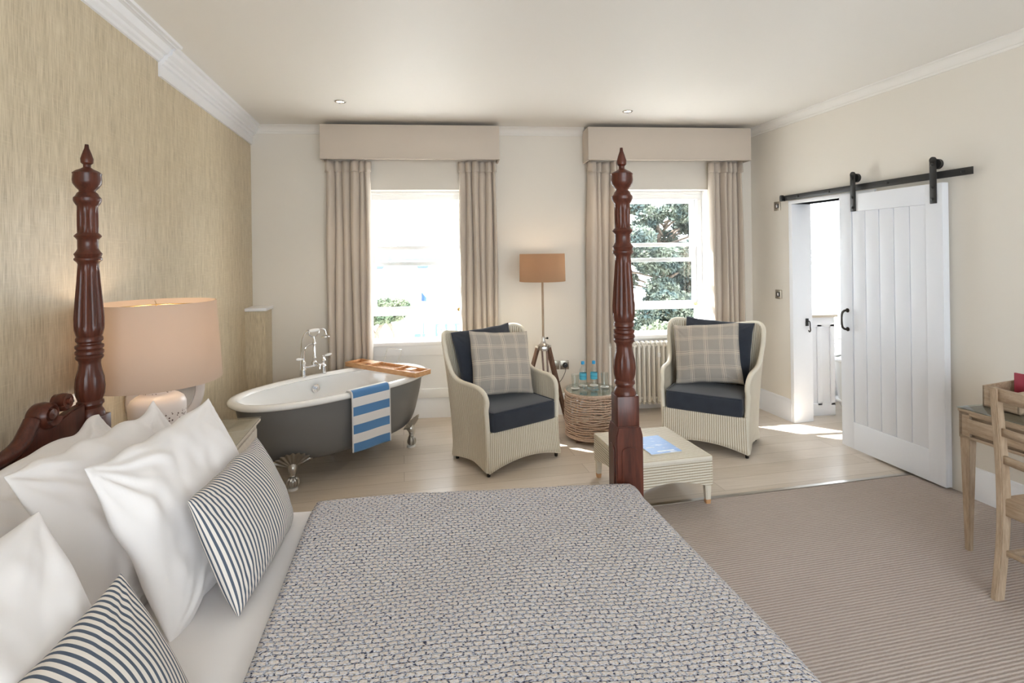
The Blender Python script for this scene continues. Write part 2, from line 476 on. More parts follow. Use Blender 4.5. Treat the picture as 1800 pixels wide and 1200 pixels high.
bm = nb(); box(bm, -.2, 0, -7.15, .1, 0, CZ); struct('wall_left', bm, 'grasscloth', smooth=False, **WL)
bm = nb(); box(bm, 0, .176, -.582, .02, 0, CZ); box(bm, 0, .176, -7.15, -1.42, 0, CZ); box(bm, 0, .176, -1.42, -.582, 2.03, CZ)
struct('wall_right', bm, 'cream_paint', smooth=False, **WR)
bm = nb()
box(bm, -1.5, -.5, YB - .2, YB, 0, CZ); box(bm, 2.7, 4.0, YB - .2, YB, 0, CZ)
box(bm, -.5, 2.7, YB - .2, YB, 0, .5); box(bm, -.5, 2.7, YB - .2, YB, 2.45, CZ)  # wide opening left for the added fill window
struct('wall_back', bm, 'cream_paint', smooth=False)
bm = nb(); box(bm, -1.42, 4.0, YB, YB + .004, -.1, -.09)
bm.free()

# low papered pier with white cap in the corner
bm = nb(); box(bm, 0, .17, -.26, -.002, 0, 1.12); struct('wall_pier', bm, 'grasscloth', smooth=False, **WL)
bm = nb(); box(bm, 0, .185, -.275, -.002, 1.12, 1.15, .006); struct('trim_2', bm, 'white_paint', **WL)

# cornices
def sweep_y(bm, prof, y0, y1, sx=1):
    prism(bm, [(sx * a, b) for a, b in prof], y0, y1, 'xz')
near = [(0, 2.755), (.012, 2.757), (.016, 2.772), (.03, 2.78), (.036, 2.795), (.055, 2.803), (.06, 2.815), (.075, 2.835), (.092, 2.838),
        (.094, 2.832), (.104, 2.832), (.106, 2.838), (.116, 2.838), (.118, 2.833), (.13, 2.834), (.134, 2.849), (0, 2.849)]
far = [(0, 2.672), (.016, 2.672), (.018, 2.74), (.03, 2.745), (.034, 2.765), (.05, 2.77), (.052, 2.785), (.075, 2.80), (.082, 2.825), (.10, 2.83), (.104, 2.849), (0, 2.849)]
bm = nb(); sweep_y(bm, near, -7.1, -1.922); struct('trim_3', bm, 'white_paint', **WL)
bm = nb(); sweep_y(bm, far, -1.92, .0); struct('trim_4', bm, 'white_paint', **WL)
small = [(0, 2.775), (.008, 2.776), (.012, 2.79), (.018, 2.792), (.024, 2.815), (.05, 2.838), (.07, 2.842), (.074, 2.849), (0, 2.849)]
bm = nb(); sweep_y(bm, small, -7.1, 0, -1); struct('trim_5', bm, 'ceiling_paint', **WR)
bm = nb()
for a, b in ((-1.9, -1.27), (.39, 1.24), (2.875, 2.99)):
    prism(bm, [(5.16 - p, z) for p, z in small], a, b, 'yz')
struct('trim_6', bm, 'ceiling_paint')

# skirting boards
sk = [(0, 0), (.022, 0), (.022, .165), (.017, .172), (.017, .185), (.010, .2), (0, .205)]
def skirt(name, frame, y0, y1, sx):
    bm = nb(); prism(bm, [(sx * a, b) for a, b in sk], y0, y1, 'xz'); return struct(name, bm, 'white_paint', **frame)
skirt('baseboard_right', WR, -.56, -.002, -1); skirt('baseboard_right_near', WR, -7.1, -2.10, -1)
skirt('baseboard_left', WL, -7.1, -.27, 1)
bm = nb()
for a, b in ((-1.78, W1[0] - .515), (W1[0] + .515, W2[0] - .515), (W2[0] + .515, 2.985)):
    prism(bm, [(5.16 - p, z) for p, z in sk], a, b, 'yz')
for w in (W1, W2): prism(bm, [(5.24 - p, z) for p, z in sk], w[0] - .51, w[0] + .51, 'yz')
struct('baseboard_far', bm, 'white_paint')

# windows ---------------------------------------------------------------
def sash(bm, x0, x1, z0, z1, y, st=.05, top=.05, bot=.05, dep=.035):
    box(bm, x0, x0 + st, y, y + dep, z0, z1, .004); box(bm, x1 - st, x1, y, y + dep, z0, z1, .004)
    box(bm, x0 + st - .002, x1 - st + .002, y, y + dep, z1 - top, z1, .004)
    box(bm, x0 + st - .002, x1 - st + .002, y, y + dep, z0, z0 + bot, .004)
def window(name, c, h, zs=ZS, zt=ZT, raise_=True):
    e = bpy.data.objects.new(name, None); COL.objects.link(e); e['kind'] = 'structure'; e.location = (c, 5.36, zs)
    L = -1
    def o(n, bm, mat, **k): 
        q = obj(n, bm, mat, e, **k); q.location = (-c, -5.36, -zs); return q
    bm = nb()
    for s in (-1, 1):
        box(bm, c + s * h - .003, c + s * (h - .06), 5.33, 5.45, zs, zt, .003) if s < 0 else box(bm, c + h - .06, c + h + .003, 5.33, 5.45, zs, zt, .003)
    box(bm, c - h, c + h, 5.33, 5.45, zt - .07, zt, .003)
    box(bm, c - h + .002, c + h - .002, 5.298, 5.341, zt - .032, zt - .001, .003)
    # architrave in front of the box and soffit bead
    for s in (-1, 1):
        x = c + s * (h - .035); box(bm, x - .035, x + .035, 5.31, 5.335, zs, zt, .003)
        x = c + s * (h - .012); box(bm, x - .012, x + .012, 5.17, 5.32, zs, zt, .004)
    box(bm, c - h + .001, c + h - .001, 5.306, 5.338, zt - .085, zt - .028, .004)
    o('window_frame', bm, 'white_gloss')
    bm = nb(); box(bm, c - h - .0, c + h + .0, 5.155, 5.46, zs - .035, zs + .002, .006); o('window_sill', bm, 'white_gloss')
    g = h - .06
    bm = nb(); sash(bm, c - g, c + g, 1.50 if zs > .7 else 1.44, zt - .07, 5.395, bot=.04); us = o('upper_sash', bm, 'white_gloss')
    bm = nb(); box(bm, c - g + .04, c + g - .04, 5.410, 5.414, 1.53 if zs > .7 else 1.47, zt - .11); p = obj('pane', bm, 'window_glass', us, smooth=False)
    z0 = 1.0 if raise_ else zs
    z1 = 1.70 if raise_ else 1.48
    bm = nb(); sash(bm, c - g, c + g, z0, z1, 5.355, top=.04, bot=.085); ls = o('lower_sash', bm, 'white_gloss')
    bm = nb(); box(bm, c - g + .04, c + g - .04, 5.370, 5.374, z0 + .07, z1 - .03); p = obj('pane', bm, 'window_glass', ls, smooth=False)
    if raise_:
        for s in (-1, 1):
            bm = nb(); tube(bm, [(c + s * (g - .015), 5.345, z1 - .02), (c + s * (g - .018), 5.345, zt - .09)], .0035); o('sash_cord', bm, 'paper')
        bm = nb()
        lathe(bm, [(.0, 0), (.014, .002), (.010, .012), (.016, .02), (.014, .032), (.0, .036)], (c + g - .03, 5.355, z0 + .05), 12, axis=(0, -1, 0))
        o('sash_lift', bm, 'brass')
    return e
window('window_1', *W1); window('window_2', *W2); window('window_3', *W3, zs=.62, zt=2.3, raise_=False)
# panelled aprons under the two windows
bm = nb()
for c, h in (W1, W2):
    box(bm, c - h, c + h, 5.222, 5.243, .2, ZS - .03)
    for x0, x1, z0, z1 in ((c - h, c + h, .62, ZS - .03), (c - h, c + h, .2, .29), (c - h, c - h + .09, .28, .63), (c + h - .09, c + h, .28, .63)):
        box(bm, x0, x1, 5.204, 5.226, z0, z1, .004)
struct('trim_7', bm, 'white_gloss')
# unseen plain window behind the camera, added to bring in fill light
e = bpy.data.objects.new('added_fill_window', None); COL.objects.link(e); e['kind'] = 'structure'; e.location = (1.1, YB - .1, .5)
bm = nb()
for x in (-1.6, -.55, .5, 1.55): box(bm, x, x + .05, -.03, .03, 0, 1.95, .004)
for z in (0, .95, 1.9): box(bm, -1.6, 1.6, -.028, .028, z, z + .05, .004)
obj('window_frame', bm, 'white_gloss', e)
bm = nb(); box(bm, -1.58, 1.58, -.004, .004, .02, 1.93); obj('pane', bm, 'window_glass', e, smooth=False)

# doorway trim in right wall
bm = nb()
box(bm, -.018, .19, -.592, -.55, 0, 2.03, .003)
box(bm, -.018, .19, -1.46, -1.42, 0, 2.03, .003)
box(bm, -.018, .19, -1.46, -.55, 2.03, 2.062, .003)
struct('trim_8', bm, 'white_paint', **WR)

# sliding barn door --------------------------------------------------------
dr = bpy.data.objects.new('door_1', None); COL.objects.link(dr); dr['kind'] = 'structure'
dr.location = onR(-.05, -1.60); dr.rotation_euler = (0, 0, TH)
bm = nb(); HW = .415
box(bm, -.008, .03, -HW, HW, .022, 2.035, .002)                     # core
box(bm, -.022, -.006, -HW, -HW + .115, .022, 2.035, .002); box(bm, -.022, -.006, HW - .115, HW, .022, 2.035, .002)
box(bm, -.022, -.006, -HW + .113, HW - .113, 1.90, 2.035, .002); box(bm, -.022, -.006, -HW + .113, HW - .113, .022, .235, .002)
n = 5; w = (2 * HW - .23) / n
for i in range(n):
    y0 = -HW + .115 + i * w; box(bm, -.017, -.006, y0 + .0025, y0 + w - .0025, .236, 1.899, .003)
obj('door_panel', bm, 'door_paint', dr)
for yy in (HW - .14, -HW + .055):
    bm = nb(); s = .022
    box(bm, -.032, -.022, yy - s, yy + s, 1.90, 2.19, .003)
    lathe(bm, [(s, -.005), (s, .005)], (-.027, yy, 2.19), 20, axis=(1, 0, 0))
    h_ = obj('hanger_strap', bm, 'black_iron', dr)
    bm = nb(); lathe(bm, [(.0, -.012), (.034, -.012), (.034, -.005), (.027, -.002), (.034, .002), (.034, .010), (.0, .010)], (-.004, yy - .012, 2.162), 24, axis=(1, 0, 0))
    obj('hanger_wheel', bm, 'black_iron', h_)
    for zz in (1.93, 2.01, 2.16):
        bm = nb(); lathe(bm, [(.010, 0), (.010, .006), (.006, .009), (0, .010)], (-.032, yy, zz), 6, axis=(-1, 0, 0)); obj('bolt', bm, 'black_iron', h_)
bm = nb(); yy = HW - .07
tube(bm, spline([(-.024, yy, .965), (-.05, yy + .004, .968), (-.066, yy + .010, .99), (-.070, yy + .012, 1.04), (-.066, yy + .010, 1.09), (-.05, yy + .004, 1.112), (-.024, yy, 1.115)], 24), .0085, 8)
for zz in (.965, 1.115): lathe(bm, [(.017, 0), (.017, .004), (.010, .010), (0, .011)], (-.022, yy, zz), 20, axis=(-1, 0, 0))
obj('pull_handle', bm, 'dark_bronze', dr)
rail = thing('sliding_door_rail', 'flat black iron rail bolted to the wall above the white sliding door', 'rail', onR(-.035, -1.32, 2.09), TH)
bm = nb(); box(bm, -.004, .004, -.86, .86, -.024, .024, .002); obj('rail_bar', bm, 'black_iron', rail)
for y in (-.80, -.27, .27, .62):
    bm = nb(); lathe(bm, [(.011, 0), (.011, .006), (.007, .009), (0, .010)], (-.004, y, 0), 6, axis=(-1, 0, 0)); lathe(bm, [(.008, 0), (.008, .032)], (.003, y, 0), 10, axis=(1, 0, 0))
    obj('bolt', bm, 'black_iron', rail)
bm = nb(); box(bm, -.030, -.003, .80, .825, -.024, .03, .003); box(bm, -.03, -.004, .78, .825, -.028, -.02, .002); obj('end_stop', bm, 'black_iron', rail)

# light switches on right wall, hook on jamb
def switch(z, lab):
    t = thing('light_switch', lab, 'switch', onR(-.001, -.388, z), TH)
    bm = nb(); box(bm, -.006, 0, -.043, .043, -.043, .043, .002); obj('plate', bm, 'brushed_steel', t)
    bm = nb(); box(bm, -.009, -.005, -.022, .022, -.022, .022, .001); obj('insert', bm, 'black_plastic', t)
    bm = nb(); box(bm, -.014, -.008, -.010, .010, -.016, .016, .002); obj('rocker', bm, 'chrome', t)
switch(2.03, 'square steel switch plate high on the wall at the end of the black rail')
switch(1.18, 'square steel light switch at waist height beside the bathroom doorway')
t = thing('door_hook', 'small black iron hook and latch fixed inside the bathroom door jamb', 'hook', onR(.13, -.592, .93), TH)
bm = nb(); box(bm, -.016, .016, -.006, 0, -.035, .035, .002); obj('back_plate', bm, 'black_iron', t)
bm = nb(); tube(bm, spline([(0, -.005, .012), (.004, -.03, .008), (.006, -.034, -.04), (.008, -.034, -.075), (-.004, -.034, -.085), (-.012, -.034, -.07)], 20), .005, 8); obj('hook_arm', bm, 'black_iron', t)

# ------------------------------------------------------------------ bathroom beyond doorway
bm = nb()
box(bm, 3.20, 3.60, 4.755, 4.80, 0, .95, .002)
for x0, x1, z0, z1 in ((3.20, 3.60, 0, .12), (3.20, 3.60, .86, .95), (3.555, 3.60, .1, .88), (3.42, 3.465, .1, .88)): box(bm, x0, x1, 4.742, 4.757, z0, z1, .002)
struct('wall_half_partition', bm, 'white_paint')
bm = nb(); box(bm, 3.18, 3.625, 4.725, 4.82, .95, .975, .004); struct('trim_9', bm, 'painted_oak')
t = thing('bathroom_bathtub', 'white bathtub glimpsed through the doorway beyond the half partition', 'bathtub', (4.2, 4.72, 0))
bm = nb()
def tubf(sx, sy, zz, ry=.34, rx=.56, ex=2.6):
    def f(u, v):
        a = 2 * pi * u; e = 2 / ex
        k = v
        s = .80 + .20 * k ** .5
        return (rx * s * math.copysign(abs(cos(a)) ** e, cos(a)), ry * s * math.copysign(abs(sin(a)) ** e, sin(a)), zz[0] + (zz[1] - zz[0]) * k)
    return f
grid(bm, 48, 8, tubf(1, 1, (.0, .52)), wrap_u=True); V = grid(bm, 48, 6, lambda u, v: tuple(a * .9 if i < 2 else a for i, a in enumerate(tubf(1, 1, (.12, .52))(u, v))), wrap_u=True)
obj('tub_shell', bm, 'enamel', t)
bm = nb(); tube(bm, [Vector(tubf(1, 1, (.0, .53))(k / 48, 1)) * 1 for k in range(48)], .022, 8, closed=True); obj('rim', bm, 'enamel', t)
bm = nb(); box(bm, -.50, .50, -.24, .24, .10, .125, .01); obj('basin_floor', bm, 'enamel', t)

# ------------------------------------------------------------------ downlights
def downlight(x, y, lab, grp=None):
    t = thing('downlight', lab, 'ceiling light', (x, y, CZ), group=grp)
    bm = nb(); lathe(bm, [(.030, -.001), (.046, -.001), (.046, -.004), (.042, -.008), (.034, -.009), (.030, -.002)], seg=28, close=False); obj('bezel', bm, 'chrome', t)
    bm = nb(); lathe(bm, [(0, -.003), (.031, -.003)], seg=24, close=False); obj('lens', bm, 'downlight_glow', t, recalc=False)
    ld = bpy.data.lights.new('downlight_beam', 'SPOT'); ld.energy = 14; ld.color = (1, .80, .58); ld.spot_size = radians(95); ld.spot_blend = .8; ld.shadow_soft_size = .03
    lo = bpy.data.objects.new('downlight_beam', ld); COL.objects.link(lo); lo.parent = t; lo.location = (0, 0, -.02)
downlight(-.943, 4.323, 'recessed ceiling downlight in front of the window curtains above the bath')
downlight(1.486, 4.492, 'recessed ceiling downlight in front of the right-hand window pelmet')

# ------------------------------------------------------------------ pelmets and curtains
def pelmet(c, lab):
    t = thing('pelmet', lab, 'pelmet', (c, 5.155, 2.5), group='fabric window pelmets')
    bm = nb(); box(bm, -.822, .822, -.235, -.220, 0, .315, .004)
    box(bm, -.822, -.808, -.232, 0, 0, .315, .003); box(bm, .808, .822, -.232, 0, 0, .315, .003)
    obj('valance', bm, 'pelmet_cloth', t)
    bm = nb(); box(bm, -.808, .808, -.221, 0, .285, .305, .002); obj('top_board', bm, 'pelmet_cloth', t)
    bm = nb(); box(bm, -.824, .824, -.238, -.217, -.004, .004, .002); box(bm, -.824, -.805, -.236, 0, -.004, .004, .002); box(bm, .805, .824, -.236, 0, -.004, .004, .002)
    obj('piping', bm, 'curtain_cloth', t)
pelmet(-.44, 'upholstered beige box pelmet over the left-hand window, above the bathtub')
pelmet(2.058, 'upholstered beige box pelmet over the right-hand window, above the right armchair')

def curtain(x0, x1, lab, seed, lean=0.0, n=6, yb=5.055):
    rnd = random.Random(seed)
    t = thing('curtain', lab, 'curtain', ((x0 + x1) / 2, yb, 0), group='floor length curtains')
    ph = rnd.random() * 6; w = x1 - x0
    ws = [rnd.uniform(.7, 1.3) for _ in range(n)]; tot = sum(ws); cum = [0]
    for q in ws: cum.append(cum[-1] + q / tot)
    def fold(u, v):
        k = min(int(sum(1 for c in cum[1:-1] if u > c)), n - 1); f = (u - cum[k]) / (cum[k + 1] - cum[k])
        s = max(0.0, sin(pi * f)); g = s ** .62
        amp = .095 * (.8 + .3 * sin(k * 2.3 + ph)) * (1 - .25 * v)
        return -amp * g + .045 + .010 * sin(u * 9 + 3 * v + ph)
    def f(u, v):
        z = .015 + 2.485 * v
        sp = 1.0 + .05 * (1 - v)
        x = (-.5 + u) * w * sp + lean * (1 - v) + .006 * sin(v * 7 + u * 10)
        return (x, fold(u, v), z)
    bm = nb(); grid(bm, n * 16, 40, f); obj('drape', bm, 'curtain_cloth', t, solid=.004, ang=80)
    def g(u, v):
        z = 2.395 + .105 * v; x = (-.5 + u) * w * 1.03
        return (x, fold(u, 1) * 1.02 - .012 - .008 * (1 - v), z + .004 * sin(u * 40) * (1 - v))
    bm = nb(); grid(bm, n * 16, 4, g); obj('heading_frill', bm, 'curtain_cloth', t, solid=.004, ang=80)
curtain(-1.245, -.84, 'left-hand beige curtain of the left window, hanging behind the bathtub', 3, n=6)
curtain(-.0, .355, 'right-hand beige curtain of the left window, behind the left armchair', 5, n=6)
curtain(1.265, 1.60, 'left-hand beige curtain of the right window, hanging behind the dark bed post', 8, -.03, n=5)
curtain(2.515, 2.86, 'right-hand beige curtain of the right window, striped by sunlight, behind the right armchair', 11, n=6)

# ------------------------------------------------------------------ four-poster bed
PX1, PX0, PY1, PY0 = .668, -1.385, 2.105, .23
PR = [(262, 2.5), (268, 3.2), (276, 6.0), (285, 8.5), (291, 8), (294, 5), (298, 5), (301, 9), (304, 15), (307.5, 19), (310, 18.2), (318, 19), (324, 18.2), (330, 14.5), (334, 11), (336, 10.5), (339, 13.5), (343, 15), (346, 17.8), (350, 18), (353, 17), (356, 15.5), (359, 13.4),
      (401, 13.4), (403, 15.5), (406, 17.8), (409, 15.5), (412, 13.4), (426, 13.4), (430, 15.2), (434, 18.2), (437, 17), (439, 16.2), (441, 18.2), (444, 17.8), (447, 14.5), (450, 13.3),
      (480, 15.2), (510, 17.6), (535, 19.2), (552, 19.0), (560, 17.2), (563, 16), (566, 17.6), (570, 17.6), (573, 15), (575, 15), (577, 18.4), (581, 18.4), (583.5, 16.3), (586, 18.4), (590, 18.4), (592, 16.5), (595, 18.2), (598, 17.2), (601, 14.5), (606, 13.8),
      (614, 15), (628, 18.3), (642, 19.4), (654, 18.6), (663, 15.8), (665, 17.5), (669, 18), (672, 15.5), (675, 14.5), (679, 17), (684, 19), (688, 19)]
def pz_(y): return 1.6 - (y - 444) * 2.19 / 920
prof = [(r / 420, pz_(y)) for y, r in PR][::-1]
def post_mesh():
    bm = nb()
    # densify
    dens = []
    for (r0, z0), (r1, z1) in zip(prof[:-1], prof[1:]):
        k = max(1, int(abs(z1 - z0) / .012))
        for i in range(k): dens.append((r0 + (r1 - r0) * i / k, z0 + (z1 - z0) * i / k))
    dens.append(prof[-1])
    def fl(z, a):
        y = 444 + (1.6 - z) * 920 / 2.19
        k = 0
        if 362 < y < 399: k = min(1, (y - 362) / 4, (399 - y) / 4) * .10
        elif 453 < y < 556: k = min(1, (y - 453) / 5, (556 - y) / 8) * .11
        elif 610 < y < 660: k = min(1, (y - 610) / 8, (660 - y) / 8) * .05
        return 1 - k * abs(cos(a * 8)) ** 1.0 * .9 if k else 1
    lathe(bm, dens, seg=96, flute=fl)
    z1, h1, h2 = prof[0][1], .0455, .056
    box(bm, -h1, h1, -h1, h1, .80, z1, .004)
    t = bmesh.new(); lo = [(-h2, -h2), (h2, -h2), (h2, h2), (-h2, h2)]
    prism(bm, [(-h2, 0), (h2, 0), (h2, .86), (h1, .90), (-h1, .90), (-h2, .86)], -h2, h2, 'xz', .004); t.free()
    # arched raised panels on the square base
    for s in (-1, 1):
        arch = [(-.034, .35), (.034, .35), (.034, .80)] + [(.034 * cos(a), .80 + .02 * sin(a)) for a in [radians(q) for q in (30, 60, 90, 120, 150)]] + [(-.034, .80)]
        prism(bm, arch, s * h2, s * (h2 + .004), 'xz', .0015); prism(bm, arch, s * h2, s * (h2 + .004), 'yz', .0015)
    return bm
bed = thing('four_poster_bed', 'dark mahogany four-poster bed frame with turned fluted posts and scrolled headboard', 'bed', (PX0, PY0, 0))
def rel(o): o.location = Vector(o.location) - Vector((PX0, PY0, 0)); return o
p0 = obj('post', post_mesh(), 'mahogany', bed); p0.location = (PX1 - PX0, PY1 - PY0, 0)
p0['label'] = 'turned post at the far foot corner'
for k, (x, y) in enumerate(((PX0, PY1), (PX0, PY0), (PX1, PY0))):
    q = p0.copy(); COL.objects.link(q); q.parent = bed; q.location = (x - PX0, y - PY0, 0)
    q['label'] = ['turned post at the far head corner', 'turned post at the near head corner', 'turned post at the near foot corner'][k]
# headboard: outline in y,z
def headboard():
    bm = nb(); ym = (PY0 + PY1) / 2
    half = [(PY1 - .05, .30), (PY1 - .05, 1.078), (1.985, 1.070), (1.945, 1.058), (1.91, 1.045), (1.86, 1.085), (1.83, 1.06), (1.80, 1.02), (1.77, .995), (1.72, .985), (1.64, .985), (1.5, 1.0), (1.35, 1.06), (ym, 1.10)]
    full = half + [(2 * ym - y, z) for y, z in half[::-1][1:]]
    prism(bm, full, PX0 - .016, PX0 + .016, 'yz', .004)
    for s in (1, -1):
        Y = lambda y: y if s > 0 else 2 * ym - y
        tube(bm, spline([(PX0, Y(1.84), 1.085), (PX0, Y(1.825), 1.065), (PX0, Y(1.79), 1.025), (PX0, Y(1.74), 1.004), (PX0, Y(1.66), 1.0), (PX0, Y(1.5), 1.012), (PX0, Y(1.35), 1.07), (PX0, Y(ym), 1.112)], 50), .024, 10)
    return bm
rel(obj('headboard', headboard(), 'mahogany', bed))
def scroll(y, z, r, s, w):
    bm = nb(); pts = []; rad = []
    for k in range(60):
        a = k / 59 * 2 * pi * 1.6; rr = r * (1 - .72 * k / 59)
        pts.append((PX0, y + s * rr * cos(a + 3.6), z + rr * sin(a + 3.6))); rad.append(w * (1 - .35 * k / 59))
    t = bmesh.new()
    tube(bm, pts, w, 8, radii=[q for q in rad])
    for v in bm.verts: v.co.x = PX0 + (v.co.x - PX0) * 2.6
    lathe(bm, [(0, -.03), (r * .42, -.03), (r * .42, .03), (0, .034)], (PX0, y, z), 20, axis=(1, 0, 0))
    lathe(bm, [(0, -.022), (r * .9, -.022), (r * .9, .022), (0, .022)], (PX0, y, z), 24, axis=(1, 0, 0))
    t.free(); return bm
for sgn in (1, -1):
    Y = lambda y: y if sgn > 0 else (PY0 + PY1) - y
    rel(obj('scroll', scroll(Y(1.885), 1.09, .042, -sgn, .014), 'mahogany', bed))
    rel(obj('scroll', scroll(Y(1.965), 1.112, .027, sgn, .010), 'mahogany', bed))
for nm, a in (('side_rail', (PX0, PX1, PY1 - .018, PY1 + .018)), ('side_rail', (PX0, PX1, PY0 - .018, PY0 + .018)), ('foot_rail', (PX1 - .018, PX1 + .018, PY0, PY1))):
    bm = nb(); box(bm, a[0], a[1], a[2], a[3], .24, .42, .006); rel(obj(nm, bm, 'mahogany', bed))
bm = nb(); box(bm, PX0 + .02, PX1 - .02, PY0 + .02, PY1 - .02, .26, .33, .004); rel(obj('slat_base', bm, 'walnut', bed))

bm = nb(); box(bm, PX0 + .025, PX1 - .02, PY0 + .075, PY1 - .075, .335, .615, .05, 4)
tag(obj('mattress', bm, 'bed_linen'), 'thick mattress lying in the dark four-poster bed under white linen', 'mattress')

# white duvet over mattress
def drape(name, x0, x1, y0, y1, z, drop, rad, mat, amp, seed, uvs=False, dx0=None, step=.02, thick=.012, skew=0.0):
    """cloth over a box: flat top x0..x1, y0..y1; falls on all sides given in drop=(left,right,near,far)"""
    def side(t, lo, hi, dl, dh):
        # t runs over arc-length; returns pos, fall
        L0 = dl; 
        if t < dl: s = dl - t; return lo - (rad * sin(min(s / rad, pi / 2)) ), (rad * (1 - cos(min(s / rad, pi / 2))) + max(0, s - rad * pi / 2))
        t -= dl
        if t <= hi - lo: return lo + t, 0
        s = t - (hi - lo); return hi + rad * sin(min(s / rad, pi / 2)), rad * (1 - cos(min(s / rad, pi / 2))) + max(0, s - rad * pi / 2)
    LX = drop[0] + (x1 - x0) + drop[1]; LY = drop[2] + (y1 - y0) + drop[3]
    def f(u, v):
        tx, ty = u * LX, v * LY
        x, fx = side(tx, x0, x1, drop[0], drop[1]); y, fy = side(ty, y0, y1, drop[2], drop[3])
        fall = max(fx, fy) + .3 * min(fx, fy)
        n = noise.noise(Vector((x * 2.2 + seed, y * 2.2, seed))) * amp + noise.noise(Vector((x * 7 + seed, y * 7, seed))) * amp * .25
        zz = z - fall + n * (1 if fall < .02 else .3)
        w = .012 * sin((x if fy > fx else y) * 22 + seed) * min(1, fall * 4)
        if fx > fy: x += w * (1 if u > .5 else -1) + .015 * fall * (1 if u > .5 else -1)
        elif fy > 0: y += w * (1 if v > .5 else -1)
        return (x - skew * min(1.0, max(0, y - .9)), y, zz)
    bm = nb(); nu, nv = int(LX / step), int(LY / step)
    grid(bm, nu, nv, f, (lambda u, v: (u * LX, v * LY)) if uvs else None)
    return obj(name, bm, mat, solid=thick, ang=80)
tag(drape('duvet', PX0 + .06, PX1 - .03, PY0 + .11, 1.98, .655, (0.0, .2, .2, .2), .035, 'bed_linen', .010, 3.3, thick=.02),
    'smooth white duvet showing as a strip between the pillows and the knitted bedspread', 'duvet')
tag(drape('knitted_bedspread', -.448, .72, PY0 + .09, 1.985, .695, (.0, .34, .34, .30), .05, 'knit', .012, 7.1, uvs=True, thick=.012, skew=.088),
    'large chunky knitted bedspread in flecked cream and blue grey over the bed', 'bedspread')

# pillows
def pillow_bm(W, H, T, seed, wr=.010, N=44, conc=.05, pw=.55, uvo=0.0, sag=0.0, flange=0.0):
    bm = nb(); lay = bm.loops.layers.uv.verify(); F, B = {}, {}
    def U(i):
        t = -1 + 2 * i / N; return .55 * t + .45 * sin(pi * t / 2)
    def tex(i, L):
        u = U(i); return u * L / 2 + math.copysign(T / 2 * (1 - max(0, 1 - u * u) ** pw) * .75, u)
    def pos(i, j, s):
        u, v = U(i), U(j)
        x = u * W / 2 * (1 - conc * (1 - v * v)); z = v * H / 2 * (1 - conc * (1 - u * u))
        e = max(0, (1 - u ** 2)) * max(0, (1 - v ** 2))
        th = T / 2 * (e ** pw) * (1.0 + .15 * (-v))
        d = min(1 - abs(u), 1 - abs(v))
        k = 4.0
        ang = math.atan2(v - math.copysign(1, v), u - math.copysign(1, u) if abs(u) > .01 else .01)
        w1 = noise.noise(Vector((x * 9 + seed, z * 6, seed * 1.7 + s))) + .5 * noise.noise(Vector((x * 22, z * 14 + seed, s * 3)))
        cr = max(0, abs(u) + abs(v) - .9) * noise.noise(Vector((ang * 6, seed, s)))
        y = s * (th + (wr * w1 * min(1, e * 3)) + wr * 1.6 * cr * min(1, d * 6))
        x += wr * .8 * noise.noise(Vector((z * 8, seed, 3.1))) ; z += wr * 1.2 * noise.noise(Vector((x * 8, seed, 5.1)))
        y += .5 * wr * noise.noise(Vector((x * 5, z * 5, seed + 9)))
        z -= sag * (1 - u * u) * max(0, v)
        return (x, y, z)
    for i in range(N + 1):
        for j in range(N + 1):
            F[i, j] = bm.verts.new(pos(i, j, -1))
            edge = i in (0, N) or j in (0, N)
            B[i, j] = F[i, j] if edge else bm.verts.new(pos(i, j, 1))
    for i in range(N):
        for j in range(N):
            q = [(i, j), (i + 1, j), (i + 1, j + 1), (i, j + 1)]
            for D, rv in ((F, False), (B, True)):
                qq = q[::-1] if rv else q
                fc = bm.faces.new([D[k] for k in qq])
                for l, (a, b) in zip(fc.loops, qq): l[lay].uv = (tex(a, W) + uvo, tex(b, H))
    return bm
def pillow(name, W, H, T, seed, mat, loc, rot, lab, cat='pillow', grp=None, **k):
    o = obj(name, pillow_bm(W, H, T, seed, **k), mat, loc=loc, rot=rot, ang=180, subsurf=1, recalc=False)
    return tag(o, lab, cat, grp)
R = radians
G = 'white bed pillows'
def bp(x, y, z, lean, yaw, roll, W, H, T, seed, lab):
    return pillow('pillow', W, H, T, seed, 'bed_linen', (x, y, z), (R(-lean), R(roll), R(90 + yaw)), lab, grp=G, wr=.022, conc=.055)
bp(-1.150, 1.70, .835, 38, 2, 0, .72, .50, .17, 2.2, 'white pillow at the back of the far stack, resting against the dark headboard scroll')
bp(-.985, 1.68, .870, 27, 1, 1, .66, .50, .18, 4.7, 'white pillow in the middle of the far stack, between rear and front pillows')
bp(-.812, 1.665, .876, 22, 1, 0, .64, .49, .17, 8.9, 'white pillow at the front of the far stack, with the striped cushion against it')
bp(-1.150, .84, .835, 38, 0, 0, .70, .50, .17, 6.1, 'white pillow at the back of the near stack, mostly hidden at the left edge')
bp(-.980, .85, .865, 27, 0, 0, .66, .50, .18, 5.3, 'shaded white pillow in the middle of the near stack, at the left edge')
bp(-.79, .89, .845, 22, 1, 0, .64, .49, .19, 12.4, 'white pillow at the front of the near stack, behind the nearest striped cushion')
G2 = 'striped ticking cushions'
def sc(x, y, z, lean, yaw, seed, lab, rl=0):
    pillow('striped_cushion', .57, .33, .15, seed, 'ticking', (x, y, z), (R(-lean), R(rl), R(90 + yaw)), lab, 'cushion', G2, wr=.006, conc=.04, pw=.5)
sc(-.662, 1.695, .815, 22, 4, 3.9, 'blue and cream striped cushion leaning on the far pillow stack', 3)
sc(-.632, .90, .792, 26, 3, 7.3, 'blue and cream striped cushion nearest the camera, cut by the bottom of the photo')

